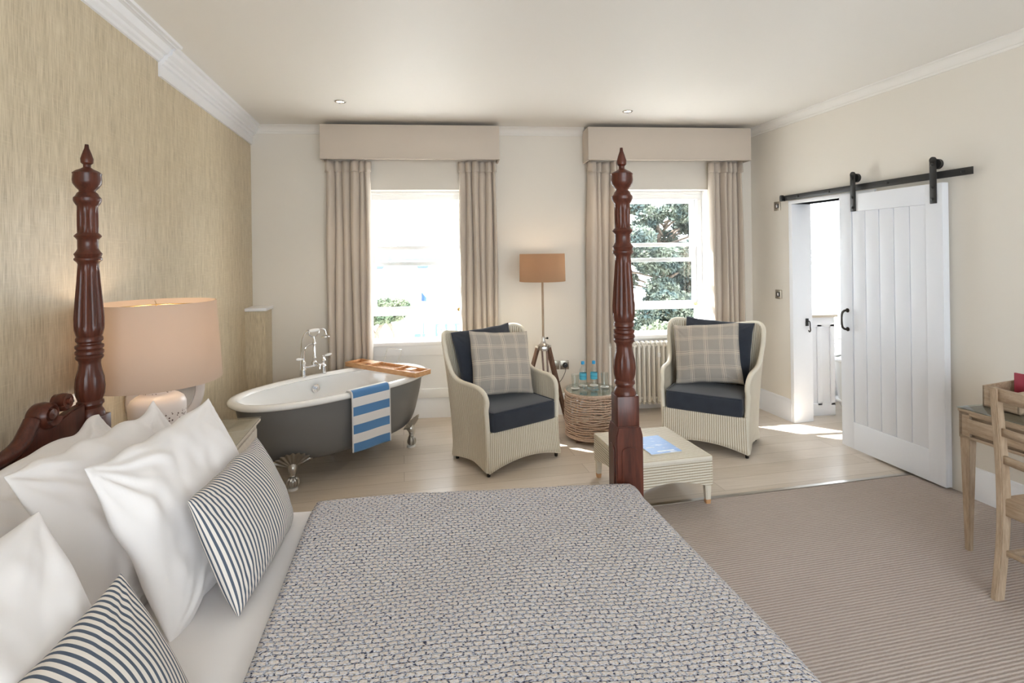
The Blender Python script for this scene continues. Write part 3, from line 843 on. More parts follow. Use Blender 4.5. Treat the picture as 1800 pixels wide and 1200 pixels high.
# ------------------------------------------------------------------ bedside table, lamp, mirror
bt = thing('bedside_table', 'pale limed bedside table with a glass top beside the bed head', 'bedside table', onL(.03, -2.38, 0), TH)
bm = nb(); box(bm, 0, .50, -.37, .37, .10, .635, .006); obj('carcass', bm, 'painted_oak', bt)
bm = nb(); box(bm, .498, .512, -.335, .335, .40, .61, .006); d_ = obj('drawer', bm, 'painted_oak', bt)
bm = nb(); lathe(bm, [(.006, 0), (.006, .014), (.014, .02), (.012, .028), (0, .03)], (.512, 0, .505), 16, axis=(1, 0, 0)); obj('knob', bm, 'antique_silver', d_)
bm = nb(); box(bm, .498, .512, -.335, .335, .14, .38, .006); d_ = obj('drawer', bm, 'painted_oak', bt)
bm = nb(); lathe(bm, [(.006, 0), (.006, .014), (.014, .02), (.012, .028), (0, .03)], (.512, 0, .26), 16, axis=(1, 0, 0)); obj('knob', bm, 'antique_silver', d_)
for x in (.03, .47):
    for y in (-.34, .34):
        bm = nb(); beam(bm, (x, y, 0), (x, y, .105), .03, .03, .042, .042); obj('leg', bm, 'painted_oak', bt)
bm = nb(); box(bm, -.005, .52, -.385, .385, .635, .652, .004); obj('top_board', bm, 'painted_oak', bt)
bm = nb(); box(bm, -.005, .522, -.387, .387, .652, .660, .002); obj('glass_top', bm, 'clear_glass', bt)

def drum_shade(bm, r0, r1, z0, z1, th=.003):
    lathe(bm, [(r0, z0), (r1, z1), (r1 - th, z1), (r0 - th, z0), (r0, z0)], seg=64, close=False)
lm = thing('table_lamp', 'bedside lamp with pierced white ceramic base and large pink-beige drum shade', 'lamp', (-1.385, 2.54, .6605))
bm = nb()
lathe(bm, [(.085, 0), (.103, .006), (.108, .03), (.110, .12), (.112, .20), (.113, .262), (.112, .285), (.104, .305), (.085, .320), (.066, .328), (.060, .334), (.060, .372), (.056, .376)], seg=64, uv=True)
obj('base', bm, 'pierced_ceramic', lm)
bm = nb(); lathe(bm, [(.012, .376), (.012, .45), (.018, .46), (.018, .50), (.0, .50)], seg=16); obj('lamp_holder', bm, 'brass', lm)
bm = nb(); lathe(bm, [(.0, .50), (.014, .502), (.028, .53), (.032, .56), (.022, .59), (0, .60)], seg=20); obj('bulb', bm, 'bulb_glow', lm)
bm = nb(); drum_shade(bm, .262, .240, .385, .745); obj('lamp_shade', bm, 'linen_shade', lm, ang=60)
bm = nb()
for k in range(3):
    a = k * 2 * pi / 3; tube(bm, [(0, 0, .735), (.238 * cos(a), .238 * sin(a), .735)], .002, 6)
tube(bm, [(0, 0, .60), (0, 0, .735)], .003, 6); obj('shade_carrier', bm, 'brass', lm)
ld = bpy.data.lights.new('table_lamp_bulb', 'POINT'); ld.energy = 1.4; ld.color = (1, .76, .52); ld.shadow_soft_size = .04
lo = bpy.data.objects.new('table_lamp_bulb', ld); COL.objects.link(lo); lo.parent = lm; lo.location = (0, 0, .645)

# mirror
nrm = radians(-33)
mi = thing('vanity_mirror', 'round table mirror in a pale banded ring frame behind the bedside lamp', 'mirror', (-1.585, 2.995, .6605), nrm)
zc = .215
bm = nb(); lathe(bm, [(0, 0), (.158, 0), (.158, .006), (0, .006)], (0, 0, zc), 64, axis=(1, 0, 0)); obj('mirror_plate', bm, 'mirror_glass', mi)
bm = nb()
lathe(bm, [(.150, -.006), (.150, .010), (.158, .016), (.190, .016), (.204, .008), (.204, -.006), (.150, -.006)], (0, 0, zc), 96, axis=(1, 0, 0), close=False,
      flute=lambda z, a: 1 + .004 * sin(a * 40)); obj('ring_frame', bm, 'shell_ring', mi)
bm = nb(); beam(bm, (-.01, 0, .25), (-.10, 0, .001), .03, .008); box(bm, -.05, .02, -.05, .05, 0, .012, .003); obj('easel_leg', bm, 'shell_ring', mi)

def socket(name, lab, loc, rz, mat, holes=True):
    t = thing(name, lab, 'socket', loc, rz)
    bm = nb(); box(bm, -.043, .043, -.008, 0, -.043, .043, .002); obj('plate', bm, mat, t)
    if holes:
        bm = nb()
        for x, z, w, h in ((0, .014, .004, .009), (-.011, -.008, .008, .004), (.011, -.008, .008, .004)): box(bm, x - w / 2, x + w / 2, -.0095, -.0078, z - h / 2, z + h / 2)
        obj('pin_slots', bm, 'black_plastic', t, smooth=False)
    return t
socket('wall_socket', 'small white socket plate on the papered wall beside the dark head post', onL(.0, -2.78, .99), TH + pi / 2, 'white_gloss')
socket('wall_socket', 'bronze wall socket half hidden behind the tripod leg of the floor lamp', (.925, 5.16, .49), 0, 'brushed_steel')
socket('wall_socket', 'bronze wall socket with a black plug in it, left of the rattan table', (1.0, 5.16, .49).__class__((1.022, 5.16, .49)), 0, 'brushed_steel', False)
t = thing('power_plug', 'round black plug with a dark cable running down behind the left armchair', 'plug', (1.027, 5.1515, .488))
bm = nb(); lathe(bm, [(.026, 0), (.026, .015), (.020, .030), (0, .032)], seg=20, axis=(0, -1, 0)); obj('plug_body', bm, 'black_plastic', t)
bm = nb(); tube(bm, spline([(0, -.02, -.02), (-.005, -.03, -.06), (-.05, -.04, -.14), (-.13, -.05, -.22), (-.16, -.05, -.36), (-.18, -.06, -.477), (-.30, -.20, -.484)], 30), .003, 6); obj('cable', bm, 'black_plastic', t)

# ------------------------------------------------------------------ bathtub
TA = radians(44); TC = (-.98, 4.285, 0); TL, TW = .80, .40
tub = thing('clawfoot_bathtub', 'freestanding roll-top bathtub, grey outside and white inside, on silver claw feet', 'bathtub', TC, TA)
def se(a, rx, ry, ex=2.35):
    e = 2 / ex; return rx * math.copysign(abs(cos(a)) ** e, cos(a)), ry * math.copysign(abs(sin(a)) ** e, sin(a))
outp = [(.60, .60, .155), (.72, .74, .165), (.80, .84, .20), (.855, .895, .28), (.895, .925, .38), (.93, .945, .48), (.955, .955, .585)]
OP = spline([(a, b, c) for a, b, c in outp], 24)
bm = nb()
def fo(u, v):
    a, b, z = OP[min(24, round(v * 24))]; x, y = se(2 * pi * u, TL * a, TW * b); return (x, y, z)
V = grid(bm, 96, 24, fo, wrap_u=True); bm.faces.new([V[i][0] for i in range(96)][::-1])
obj('tub_body', bm, 'tub_grey', tub, ang=60)
inp = [(.50, .48, .195), (.66, .66, .205), (.75, .77, .25), (.81, .84, .33), (.86, .88, .43), (.90, .915, .53), (.93, .935, .593)]
IP = spline(inp, 24); bm = nb()
def fi(u, v):
    a, b, z = IP[min(24, round(v * 24))]; x, y = se(2 * pi * u, TL * a, TW * b); return (x, y, z)
V = grid(bm, 96, 24, fi, wrap_u=True); bm.faces.new([V[i][0] for i in range(96)])
obj('tub_basin', bm, 'enamel', tub, ang=60)
bm = nb()
pts = [(*se(2 * pi * k / 128, TL, TW), .598) for k in range(128)]
ring = []
cs = [(-.060, -.010), (-.050, .006), (-.030, .014), (-.005, .012), (.010, .0), (.012, -.014), (.002, -.026), (-.014, -.028), (-.035, -.020)]
for k, p in enumerate(pts):
    t0 = Vector(pts[(k + 1) % 128]) - Vector(pts[k - 1]); t0.normalize(); n_ = Vector((t0.y, -t0.x, 0))
    ring.append([bm.verts.new(Vector(p) + n_ * a + Vector((0, 0, b))) for a, b in cs])
for k in range(128):
    a, b = ring[k], ring[(k + 1) % 128]
    for i in range(len(cs)): j = (i + 1) % len(cs); bm.faces.new((a[i], a[j], b[j], b[i]))
obj('rolled_rim', bm, 'enamel', tub, ang=60)
# claw feet
def foot_mesh():
    bm = nb()     # local: -y outward from the tub, z up, origin on floor under the foot
    def fan(u, v):
        a = (u - .5) * radians(150); r = .015 + .108 * v
        rib = 1 + (.07 * v) * cos((u - .5) * 2 * pi * 9)
        x = sin(a) * r * 1.08 * rib; zz = .150 + cos(a) * r * .92 * rib
        y = -.040 - .40 * (zz - .15) + .12 * (abs(x) ** 1.5) * 4 - .005 * cos((u - .5) * 2 * pi * 9) * v
        return (x, y, zz)
    grid(bm, 72, 12, fan)
    V = bm.verts[:]
    r_ = bmesh.ops.solidify(bm, geom=bm.faces[:], thickness=.012)
    tube(bm, spline([(0, -.015, .17), (0, -.040, .145), (0, -.046, .115), (0, -.036, .09), (0, -.032, .075)], 16), .02, 14,
         radii=[q[0] for q in spline([(.034,), (.032,), (.022,), (.019,), (.024,)], 16)])
    for zz, rr in ((.125, .027), (.112, .024), (.10, .022)): tube(bm, [(rr * cos(a), -.042 + rr * sin(a) * .9, zz) for a in [2 * pi * k / 16 for k in range(16)]], .004, 6, closed=True)
    lathe(bm, [(0, .014), (.018, .016), (.030, .03), (.033, .045), (.030, .06), (.022, .075), (0, .08)], (0, -.034, 0), 24)
    for k in range(4):
        a = radians(-160 + k * 47)
        pts = [(.020 * cos(a), -.034 + .020 * sin(a), .082), (.034 * cos(a), -.034 + .034 * sin(a), .068), (.037 * cos(a), -.034 + .037 * sin(a), .044), (.030 * cos(a), -.034 + .030 * sin(a), .022)]
        tube(bm, spline(pts, 12), .008, 8, radii=[.009, .010, .0105, .0105, .010, .009, .009, .0085, .008, .008, .007, .005, .003])
    return bm
first = None
for k, (x, y) in enumerate(((-.50, -.225), (.50, -.225), (-.50, .225), (.50, .225))):
    rz = 0 if y < 0 else pi
    if x < 0: rz += radians(-24) if y < 0 else radians(24)
    else: rz += radians(24) if y < 0 else radians(-24)
    if first is None:
        first = obj('claw_foot', foot_mesh(), 'antique_silver', tub)
        bm = nb(); lathe(bm, [(0, 0), (.034, 0), (.034, .012), (.028, .015), (0, .015)], (0, -.034, 0), 24); pd = obj('foot_pad', bm, 'porcelain', first); f_ = first
    else:
        f_ = first.copy(); COL.objects.link(f_); f_.parent = tub
        c2 = pd.copy(); COL.objects.link(c2); c2.parent = f_
    f_.location = (x, y, 0); f_.rotation_euler = (0, 0, rz)
bm = nb()
lathe(bm, [(0, 0), (.034, 0), (.034, .006), (.024, .010), (.022, .018), (.012, .022), (0, .022)], (0, .348, .50), 24, axis=(0, -1, -.1))
box(bm, -.004, .004, .31, .335, .483, .517, .002)
obj('overflow_cover', bm, 'chrome', tub)
bm = nb(); lathe(bm, [(0, .203), (.028, .203), (.028, .208), (0, .21)], (0, .0, .0), 20); obj('drain', bm, 'chrome', tub)
bm = nb(); tube(bm, [(0, .10, .165), (0, .10, .001)], .018, 12); obj('waste_pipe', bm, 'chrome', tub)

# bath mixer tap with hand shower, on the far rim
tp = thing('bath_mixer_tap', 'chrome Victorian bath mixer with white handles and cradled hand shower', 'tap', (TC[0] - sin(TA) * (TW - .025), TC[1] + cos(TA) * (TW - .025), .611), TA)
PI2 = pi
bm = nb()
for s in (-1, 1):
    lathe(bm, [(.026, 0), (.026, .006), (.018, .012), (.017, .05), (.021, .055), (.021, .062), (.015, .07), (.015, .10), (.020, .108), (.014, .118), (.010, .14), (.012, .15), (0, .153)], (s * .09, 0, 0), 20)
tube(bm, spline([(-.09, 0, .085), (-.05, -.006, .075), (0, -.01, .08), (.05, -.006, .075), (.09, 0, .085)], 20), .011, 10)
lathe(bm, [(.012, .07), (.022, .075), (.022, .11), (.013, .12), (.012, .14), (.016, .145), (.009, .155), (.008, .255), (.014, .26), (.014, .272), (.008, .28), (.006, .325)], (0, -.01, 0), 20)
obj('mixer_body', bm, 'chrome', tp)
bm = nb(); tube(bm, spline([(0, -.012, .095), (0, -.05, .10), (0, -.085, .09), (0, -.095, .06)], 16), .012, 10); obj('spout', bm, 'chrome', tp)
for s in (-1, 1):
    bm = nb(); lathe(bm, [(.006, 0), (.007, .02), (.011, .03), (.012, .055), (.006, .07), (0, .072)], (s * .09, 0, .145), 14, axis=(s * 1, -.15, .12)); obj('lever_handle', bm, 'porcelain', tp, label='white ceramic lever handle')
bm = nb()
tube(bm, spline([(-.045, -.01, .365), (-.043, -.01, .345), (-.02, -.01, .325), (0, -.01, .32), (.02, -.01, .325), (.043, -.01, .345), (.045, -.01, .365)], 24), .0045, 8)
obj('cradle', bm, 'chrome', tp)
hs = nb(); tube(hs, [(-.062, -.01, .374), (.05, -.01, .376)], .009, 10); tube(hs, spline([(.045, -.01, .376), (.075, -.01, .378), (.098, -.01, .362), (.103, -.01, .335)], 16), .008, 10)
lathe(hs, [(.008, .0), (.012, -.012), (.034, -.024), (.036, -.032), (0, -.032)], (.104, -.01, .338), 24, close=False)
hsh = obj('hand_shower', hs, 'chrome', tp)
bm = nb(); lathe(bm, [(.010, 0), (.013, .015), (.015, .045), (.013, .075), (.010, .09)], (-.045, -.01, .374), 16, axis=(1, 0, 0)); obj('shower_grip', bm, 'porcelain', hsh, label='white ceramic grip')
bm = nb()
tube(bm, spline([(-.062, -.01, .372), (-.085, .0, .34), (-.10, .01, .27), (-.103, .015, .16), (-.103, .03, .03), (-.10, .06, -.15), (-.09, .08, -.35), (-.08, .09, -.6)], 60), .0055, 8); tube(bm, spline([(0, -.01, .265), (-.04, -.01, .262), (-.075, -.01, .24), (-.085, -.005, .20), (-.085, .0, .14)], 20), .005, 8)
obj('shower_hose', bm, 'chrome', tp)

# caddy across the right-hand end of the bath
cd = thing('bath_caddy', 'wooden bath caddy tray lying across the window end of the bathtub', 'caddy', (-.665 + .012, 4.635, .6125), radians(-40))
bm = nb(); L_, D_ = .44, .085
for y in (-D_, D_): box(bm, -L_, L_, y - .006, y + .006, 0, .040, .003)
for x in (-L_ + .006, L_ - .006, -.16, .16): box(bm, x - .006, x + .006, -D_, D_, .0, .040, .003)
for x0, x1 in ((-.425, -.17), (.17, .425)): box(bm, x0, x1, -D_, D_, .006, .014, .002)
for y in (-.062, -.03, .0, .03, .062): box(bm, -.16, .16, y - .008, y + .008, .006, .014, .002)
box(bm, -.30, -.17, -.02, D_, .034, .041, .002); box(bm, .25, .33, -.03, .05, .034, .041, .002)
obj('tray_frame', bm, 'caddy_wood', cd)
bm = nb(); tube(bm, spline([(-.075, .04, .038), (-.085, .07, .10), (-.09, .095, .16), (-.075, .10, .168), (.075, .10, .168), (.09, .095, .16), (.085, .07, .10), (.075, .04, .038)], 60), .0018, 6); obj('book_rest_wire', bm, 'chrome', cd)

# towel over the near rim
tw = thing('bath_towel', 'blue and white striped towel draped over the near rim of the bathtub', 'towel', (TC[0] + .015 * cos(TA) + sin(TA) * TW, TC[1] + .015 * sin(TA) - cos(TA) * TW, .6), TA)
path = spline([(.15, -.30), (.10, -.12), (.062, -.025), (.045, .018), (.02, .022), (-.01, .020), (-.024, .0), (-.026, -.05), (-.022, -.15), (-.016, -.28), (-.012, -.42)], 60)
cum = [0]
for a, b in zip(path[:-1], path[1:]): cum.append(cum[-1] + math.dist(a, b))
def ft(u, v):
    k = min(60, round(v * 60)); y, z = path[k]
    hang = max(0, -z - .03) if y < 0 else 0
    return ((u - .5) * (.335 + .01 * hang) + .02 * hang, y - .010 * hang * 2 * (1 + sin(u * 6)) , z - .012 * (u - .5) * hang)
bm = nb(); grid(bm, 20, 60, ft, lambda u, v: ((u - .5) * .345, cum[-1] - cum[min(60, round(v * 60))] + .000))
obj('towel_cloth', bm, 'towel_stripe', tw, solid=.009, ang=80)

# ------------------------------------------------------------------ loom armchairs
def armchair(loc, rz, lab):
    t = thing('loom_armchair', lab, 'armchair', loc, rz, 'cream loom armchairs')
    # (base x, base y, top x, top y, top z) from front right arm around the back to centre
    half = [(.330, .000, .335, -.005, .44), (.332, .006, .342, .000, .535), (.334, .03, .350, .03, .590), (.334, .10, .356, .10, .618), (.330, .20, .358, .21, .622),
            (.345, .30, .370, .33, .628), (.352, .38, .384, .415, .662), (.355, .43, .400, .465, .76), (.350, .47, .412, .50, .87), (.335, .50, .405, .545, .948),
            (.29, .53, .350, .61, .976), (.19, .55, .22, .66, .956), (.09, .56, .10, .68, .938), (0, .565, 0, .685, .93)]
    left = [(-a, b, -c, d, e) for a, b, c, d, e in half[::-1][1:]]
    N = 132; P = spline(half + left, N)
    TK = .034
    def nrmal(i, which):
        a, b = P[max(0, i - 1)], P[min(N, i + 1)]; o = 0 if which == 0 else 2
        tx, ty = b[o] - a[o], b[o + 1] - a[o + 1]; l = math.hypot(tx, ty) or 1
        return (ty / l, -tx / l)
    arc = [0]
    for i in range(N): arc.append(arc[-1] + math.hypot(P[i + 1][0] - P[i][0], P[i + 1][1] - P[i][1]))
    def surf(off):
        def f(u, v):
            i = min(N, round(u * N)); bx, by, tx, ty, h = P[i]
            z0 = .030 + (.03 * sin(pi * min(1, max(0, (by) / .45))) if abs(bx) > .26 else .02)
            n0, n1 = nrmal(i, 0), nrmal(i, 1); hh = h - (0 if off == 0 else 0)
            z = z0 + (hh - z0) * v; k = min(1.0, max(0, (z - .15) / .80)); kk = k * k * (3 - 2 * k) if ty > by + .02 else k
            # flare: the top outline is reached at the top of the column
            kk = min(1, max(0, (z - .1) / max(.1, h - .1))) ** 1.5
            x = bx + (tx - bx) * kk; y = by + (ty - by) * kk
            nx = n0[0] + (n1[0] - n0[0]) * kk; ny = n0[1] + (n1[1] - n0[1]) * kk
            fl = .012 * max(0, 1 - z / .12)
            x += fl * (1 if bx > .1 else -1 if bx < -.1 else 0)
            return (x + nx * off, y + ny * off, z)
        return f
    uvf = lambda u, v: (arc[min(N, round(u * N))], v * P[min(N, round(u * N))][4])
    bm = nb(); V0 = grid(bm, N, 24, surf(0), uvf); V1 = grid(bm, N, 24, surf(-TK), uvf, flip=True)
    lay = bm.loops.layers.uv.verify()
    for i in range(N): bm.faces.new((V0[i][24], V0[i + 1][24], V1[i + 1][24], V1[i][24]))
    for e in (0, N):
        for j in range(24): bm.faces.new((V0[e][j], V0[e][j + 1], V1[e][j + 1], V1[e][j]))
    shell = obj('woven_shell', bm, 'loom_weave', t, ang=50)
    bm = nb(); F0, F1 = surf(-.004), surf(-TK + .004)
    a = [Vector(F0(i / N, 1)) for i in range(N + 1)]; b = [Vector(F1(i / N, 1)) for i in range(N + 1)]
    mid = [(p + q) / 2 for p, q in zip(a, b)]
    down0 = [Vector(F0(0, v / 10)) * .5 + Vector(F1(0, v / 10)) * .5 for v in range(0, 10)]; down1 = [Vector(F0(1, v / 10)) * .5 + Vector(F1(1, v / 10)) * .5 for v in range(9, -1, -1)]
    tube(bm, down0 + mid + down1, .019, 10)
    obj('rolled_rim', bm, 'loom_rim', shell)
    # skirt under the seat
    bm = nb()
    def fs(u, v):
        x = -.325 + .65 * u; zb = .035 + .055 * (1 - (x / .325) ** 2) ** 1.0; z = zb + (.315 - zb) * v
        return (x * (1 + .03 * (1 - v) ** 2), -.006 - .018 * (1 - v) ** 2 + .012 * (1 - (x / .325) ** 2) * 0, z)
    grid(bm, 40, 10, fs, lambda u, v: (u * .65, v * .28))
    obj('front_skirt', bm, 'loom_weave', t, solid=.012)
    bm = nb(); tube(bm, [fs(k / 40, 0) for k in range(41)], .006, 8); obj('skirt_edge', bm, 'loom_rim', t)
    bm = nb(); box(bm, -.30, .30, .01, .50, .27, .30, .004); obj('seat_platform', bm, 'loom_rim', t)
    bm = nb(); box(bm, -.298, .298, -.022, .47, .303, .455, .028, 4)
    for v in bm.verts:
        if v.co.z > .40: v.co.z += .022 * (1 - (v.co.x / .3) ** 2) * (1 - ((v.co.y - .22) / .26) ** 2)
    obj('seat_cushion', bm, 'navy_fabric', t, subsurf=1)
    bm = nb()
    tube(bm, [(x, y, .452) for x, y in ((-.285, -.012), (.285, -.012), (.292, .0), (.292, .45), (-.292, .45), (-.292, 0))], .004, 6, closed=True); obj('cushion_piping', bm, 'navy_fabric', t)
    for x, y in ((.318, .0), (-.318, .0), (.325, .44), (-.325, .44)):
        bm = nb(); lathe(bm, [(0, 0), (.012, 0), (.014, .012), (.012, .045), (0, .045)], (x, y + .01, 0), 14); obj('foot', bm, 'dark_bronze', t)
    return t
def inchair(c, x, y, z):
    rz = c.rotation_euler.z; return (c.location.x + x * cos(rz) - y * sin(rz), c.location.y + x * sin(rz) + y * cos(rz), z)
ca = armchair((.463, 3.925, 0), R(30), 'cream loom armchair on the left, beside the bath and floor lamp')
cb = armchair((1.925, 4.035, 0), R(-37), 'cream loom armchair on the right, between the bed post and the bathroom doorway')
for c, nm, px, q in ((ca, 'left', 0, 1), (cb, 'right', .02, -1)):
    rz = c.rotation_euler.z
    pillow('back_cushion', .58, .54, .16, 21 + q, 'navy_fabric', inchair(c, px, .50, .735), (R(-17), R(-3 * q), rz),
           'navy blue cushion behind the checked one in the %s armchair' % nm, 'cushion', 'navy back cushions', wr=.008, conc=.05, pw=.45)
    pillow('checked_cushion', .55, .52, .15, 31 + q * 3, 'plaid', inchair(c, .03 * q, .335, .725), (R(-18), R(5 * q), rz + R(-6 * q)),
           'taupe and cream window-checked cushion propped in the %s armchair' % nm, 'cushion', 'checked cushions', wr=.006, conc=.05, pw=.42)

# ------------------------------------------------------------------ floor lamp
fl = thing('tripod_floor_lamp', 'wooden tripod floor lamp with a tan drum shade between the two windows', 'lamp', (.752, 4.78, 0), R(20))
for k in range(3):
    a = radians(-90 + 120 * k - 20)
    bm = nb(); dx, dy = cos(a), sin(a); sx, sy = -dy, dx
    for s in (-1, 1):
        beam(bm, (dx * .27 + sx * .012 * s, dy * .27 + sy * .012 * s, .02), (dx * .055 + sx * .022 * s, dy * .055 + sy * .022 * s, .735), .014, .028, up=(dx, dy, 0), bev=.002)
    beam(bm, (dx * .29, dy * .29, .0), (dx * .20, dy * .20, .30), .020, .02, up=(dx, dy, 0), bev=.002)
    lg = obj('leg', bm, 'walnut', fl)
    bm = nb(); box(bm, -.027, .027, -.016, .016, -.02, .02, .003); o = obj('leg_bracket', bm, 'antique_silver', lg); o.location = (dx * .058, dy * .058, .735); o.rotation_euler = (0, 0, a + pi / 2)
bm = nb(); lathe(bm, [(0, .71), (.035, .712), (.05, .73), (.052, .76), (.03, .775), (.018, .80), (.018, .835), (.012, .84), (0, .84)], seg=24); obj('hub', bm, 'antique_silver', fl)
bm = nb(); tube(bm, [(0, 0, .83), (0, 0, 1.38)], .0105, 14); obj('pole', bm, 'limed_oak', fl)
bm = nb(); lathe(bm, [(.004, 0), (.004, .02), (.010, .024), (.010, .034), (0, .035)], (.016, 0, .82), 12, axis=(1, .1, 0)); obj('lock_screw', bm, 'dark_bronze', fl)
bm = nb(); lathe(bm, [(0, 1.37), (.014, 1.372), (.014, 1.43), (0, 1.43)], seg=14); obj('lamp_holder', bm, 'brass', fl)
bm = nb(); lathe(bm, [(0, 1.43), (.02, 1.44), (.03, 1.47), (.02, 1.50), (0, 1.505)], seg=18); obj('bulb', bm, 'bulb_glow', fl)
bm = nb(); drum_shade(bm, .212, .208, 1.348, 1.602); obj('lamp_shade', bm, 'tan_shade', fl, ang=60)
bm = nb()
for k in range(3): a = k * 2 * pi / 3; tube(bm, [(0, 0, 1.375), (.209 * cos(a), .209 * sin(a), 1.375)], .002, 6)
obj('shade_carrier', bm, 'brass', fl)
ld = bpy.data.lights.new('floor_lamp_bulb', 'POINT'); ld.energy = 1.0; ld.color = (1, .76, .52); ld.shadow_soft_size = .035
lo = bpy.data.objects.new('floor_lamp_bulb', ld); COL.objects.link(lo); lo.parent = fl; lo.location = (0, 0, 1.545)

# ------------------------------------------------------------------ rattan drum table and its things
rt = thing('rattan_side_table', 'round drum side table of stacked rattan canes with a glass top', 'side table', (1.12, 4.47, 0))
bm = nb(); rr = random.Random(4)
for k in range(18):
    z = .056 + k * .0197; ph = rr.random() * 6; amp = .006 if k % 3 == 1 else .002
    rad = .222 + .012 * sin(pi * (z - .04) / .36)
    tube(bm, [((rad + .003 * sin(5 * a + ph)) * cos(a), (rad + .003 * sin(5 * a + ph)) * sin(a), z + amp * sin(7 * a + ph)) for a in [2 * pi * i / 72 for i in range(72)]], .0056, 7, closed=True)
obj('cane_rings', bm, 'cane', rt)
bm = nb()
for k in range(10):
    a = 2 * pi * k / 10; tube(bm, [(.204 * cos(a), .204 * sin(a), .04), (.212 * cos(a), .212 * sin(a), .22), (.204 * cos(a), .204 * sin(a), .402)], .007, 8)
tube(bm, [(.226 * cos(a), .226 * sin(a), .405) for a in [2 * pi * i / 60 for i in range(60)]], .011, 8, closed=True)
tube(bm, [(.224 * cos(a), .224 * sin(a), .042) for a in [2 * pi * i / 60 for i in range(60)]], .010, 8, closed=True)
obj('frame_canes', bm, 'cane', rt)
for z in (.034, .395):
    bm = nb(); lathe(bm, [(0, z), (.212, z), (.212, z + .010), (0, z + .010)], seg=48); obj('round_board', bm, 'cane', rt)
bm = nb(); lathe(bm, [(0, .4165), (.222, .4165), (.224, .419), (.222, .4225), (0, .4225)], seg=64); obj('glass_top', bm, 'table_glass', rt)
for k in range(4):
    a = radians(40 + 90 * k); bm = nb(); c_ = Vector((.165 * cos(a), .165 * sin(a), 0)); box(bm, c_.x - .04, c_.x + .04, c_.y - .022, c_.y + .022, 0, .036, .005); obj('foot', bm, 'walnut', rt)
TZ = .423
def coaster(x, y, lab):
    bm = nb(); lathe(bm, [(0, 0), (.036, 0), (.038, .0015), (.036, .003), (0, .003)], seg=32, flute=lambda z, a: 1 + .02 * cos(a * 16)); tag(obj('paper_coaster', bm, 'paper', loc=(x, y, TZ)), lab, 'coaster', 'white paper coasters on the rattan table')
def bottle(x, y, lab):
    t = thing('water_bottle', lab, 'bottle', (x, y, TZ + .0032), group='small water bottles on the rattan table')
    bm = nb(); lathe(bm, [(0, .002), (.026, 0), (.031, .004), (.031, .125), (.029, .14), (.016, .158), (.0125, .17), (.0125, .198)], seg=28, close=False); obj('glass_body', bm, 'clear_glass', t)
    bm = nb(); lathe(bm, [(.0315, .055), (.0318, .056), (.0318, .110), (.0315, .111)], seg=28, uv=True, close=False)
    l = bm.loops.layers.uv.active
    for f in bm.faces:
        for lp in f.loops: lp[l].uv = (lp[l].uv[0], (lp[l].uv[1] - .055) / .056)
    obj('label_band', bm, 'bottle_label', t)
    bm = nb(); lathe(bm, [(.0145, .188), (.0150, .190), (.0150, .212), (.013, .215), (0, .215)], seg=24); obj('cap', bm, 'blue_cap', t)
def tumbler(x, y, lab):
    t = thing('drinking_glass', lab, 'glass', (x, y, TZ + .0032), group='clear tumblers on the rattan table')
    bm = nb(); lathe(bm, [(0, 0), (.027, 0), (.029, .004), (.033, .118), (.034, .12), (.0318, .12), (.0268, .010), (0, .009)], seg=32); obj('tumbler', bm, 'clear_glass', t)
bpts = ((1.072, 4.575), (1.172, 4.58)); gpts = ((.985, 4.50), (1.252, 4.515))
for (x, y), l in zip(bpts, ('left of the two bottles', 'right of the two bottles')):
    coaster(x, y, 'white paper coaster under the %s' % l.replace('left of', 'left one of').replace('right of', 'right one of'))
bottle(*bpts[0], 'left of two small water bottles with blue cap, nearer the armchair')
bottle(*bpts[1], 'right of two small water bottles with blue cap, nearer the bed post')
coaster(*gpts[0], 'white paper coaster under the left tumbler'); coaster(*gpts[1], 'white paper coaster under the right tumbler')
tumbler(*gpts[0], 'clear tumbler at the left edge of the rattan table'); tumbler(*gpts[1], 'clear tumbler on the rattan table beside the bed post')
bm = nb()
def dish(u, v):
    x, y = (u - .5) * .21, (v - .5) * .12; return (x, y, .006 + .020 * (abs(2 * u - 1) ** 2.2) * .8 + .010 * abs(2 * v - 1) ** 3 + .004 * sin(u * 12))
grid(bm, 30, 14, dish); tag(obj('glass_dish', bm, 'clear_glass', loc=(1.135, 4.385, TZ), rot=(0, 0, R(-4)), solid=.004), 'wavy clear glass dish at the front of the rattan table', 'dish')

# ------------------------------------------------------------------ woven coffee table + brochure
ot = thing('woven_coffee_table', 'low square woven coffee table with wooden-tipped legs beside the bed post', 'coffee table', (1.252, 3.425, 0), R(7.0))
hx, hy = .285, .295
bm = nb()
box(bm, -hx, hx, -hy, hy, .282, .312, .010, 3)
lay = bm.loops.layers.uv.verify()
for f in bm.faces:
    for l in f.loops: l[lay].uv = (l.vert.co.y, l.vert.co.x)
obj('woven_top', bm, 'loom_weave', ot)
bm = nb(); lay = bm.loops.layers.uv.verify()
for ax in range(4):
    L = hx if ax % 2 == 0 else hy; Dp = hy if ax % 2 == 0 else hx
    mt = Matrix.Rotation(ax * pi / 2, 4, 'Z')
    pts = [(-L + .004, .285), (-L + .004, .125), (-L + .05, .128)] + [(-L + .05 + (2 * L - .1) * k / 16, .128 + .042 * sin(pi * k / 16)) for k in range(1, 16)] + [(L - .05, .128), (L - .004, .125), (L - .004, .285)]
    t = bmesh.new(); prism(t, pts, -Dp + .002, -Dp + .016, 'xz'); t.transform(mt)
    me = bpy.data.meshes.new('tmp'); t.to_mesh(me); t.free(); bm.from_mesh(me); bpy.data.meshes.remove(me)
for f in bm.faces:
    for l in f.loops: l[lay].uv = (l.vert.co.z, l.vert.co.x + l.vert.co.y)
obj('woven_apron', bm, 'loom_weave', ot)
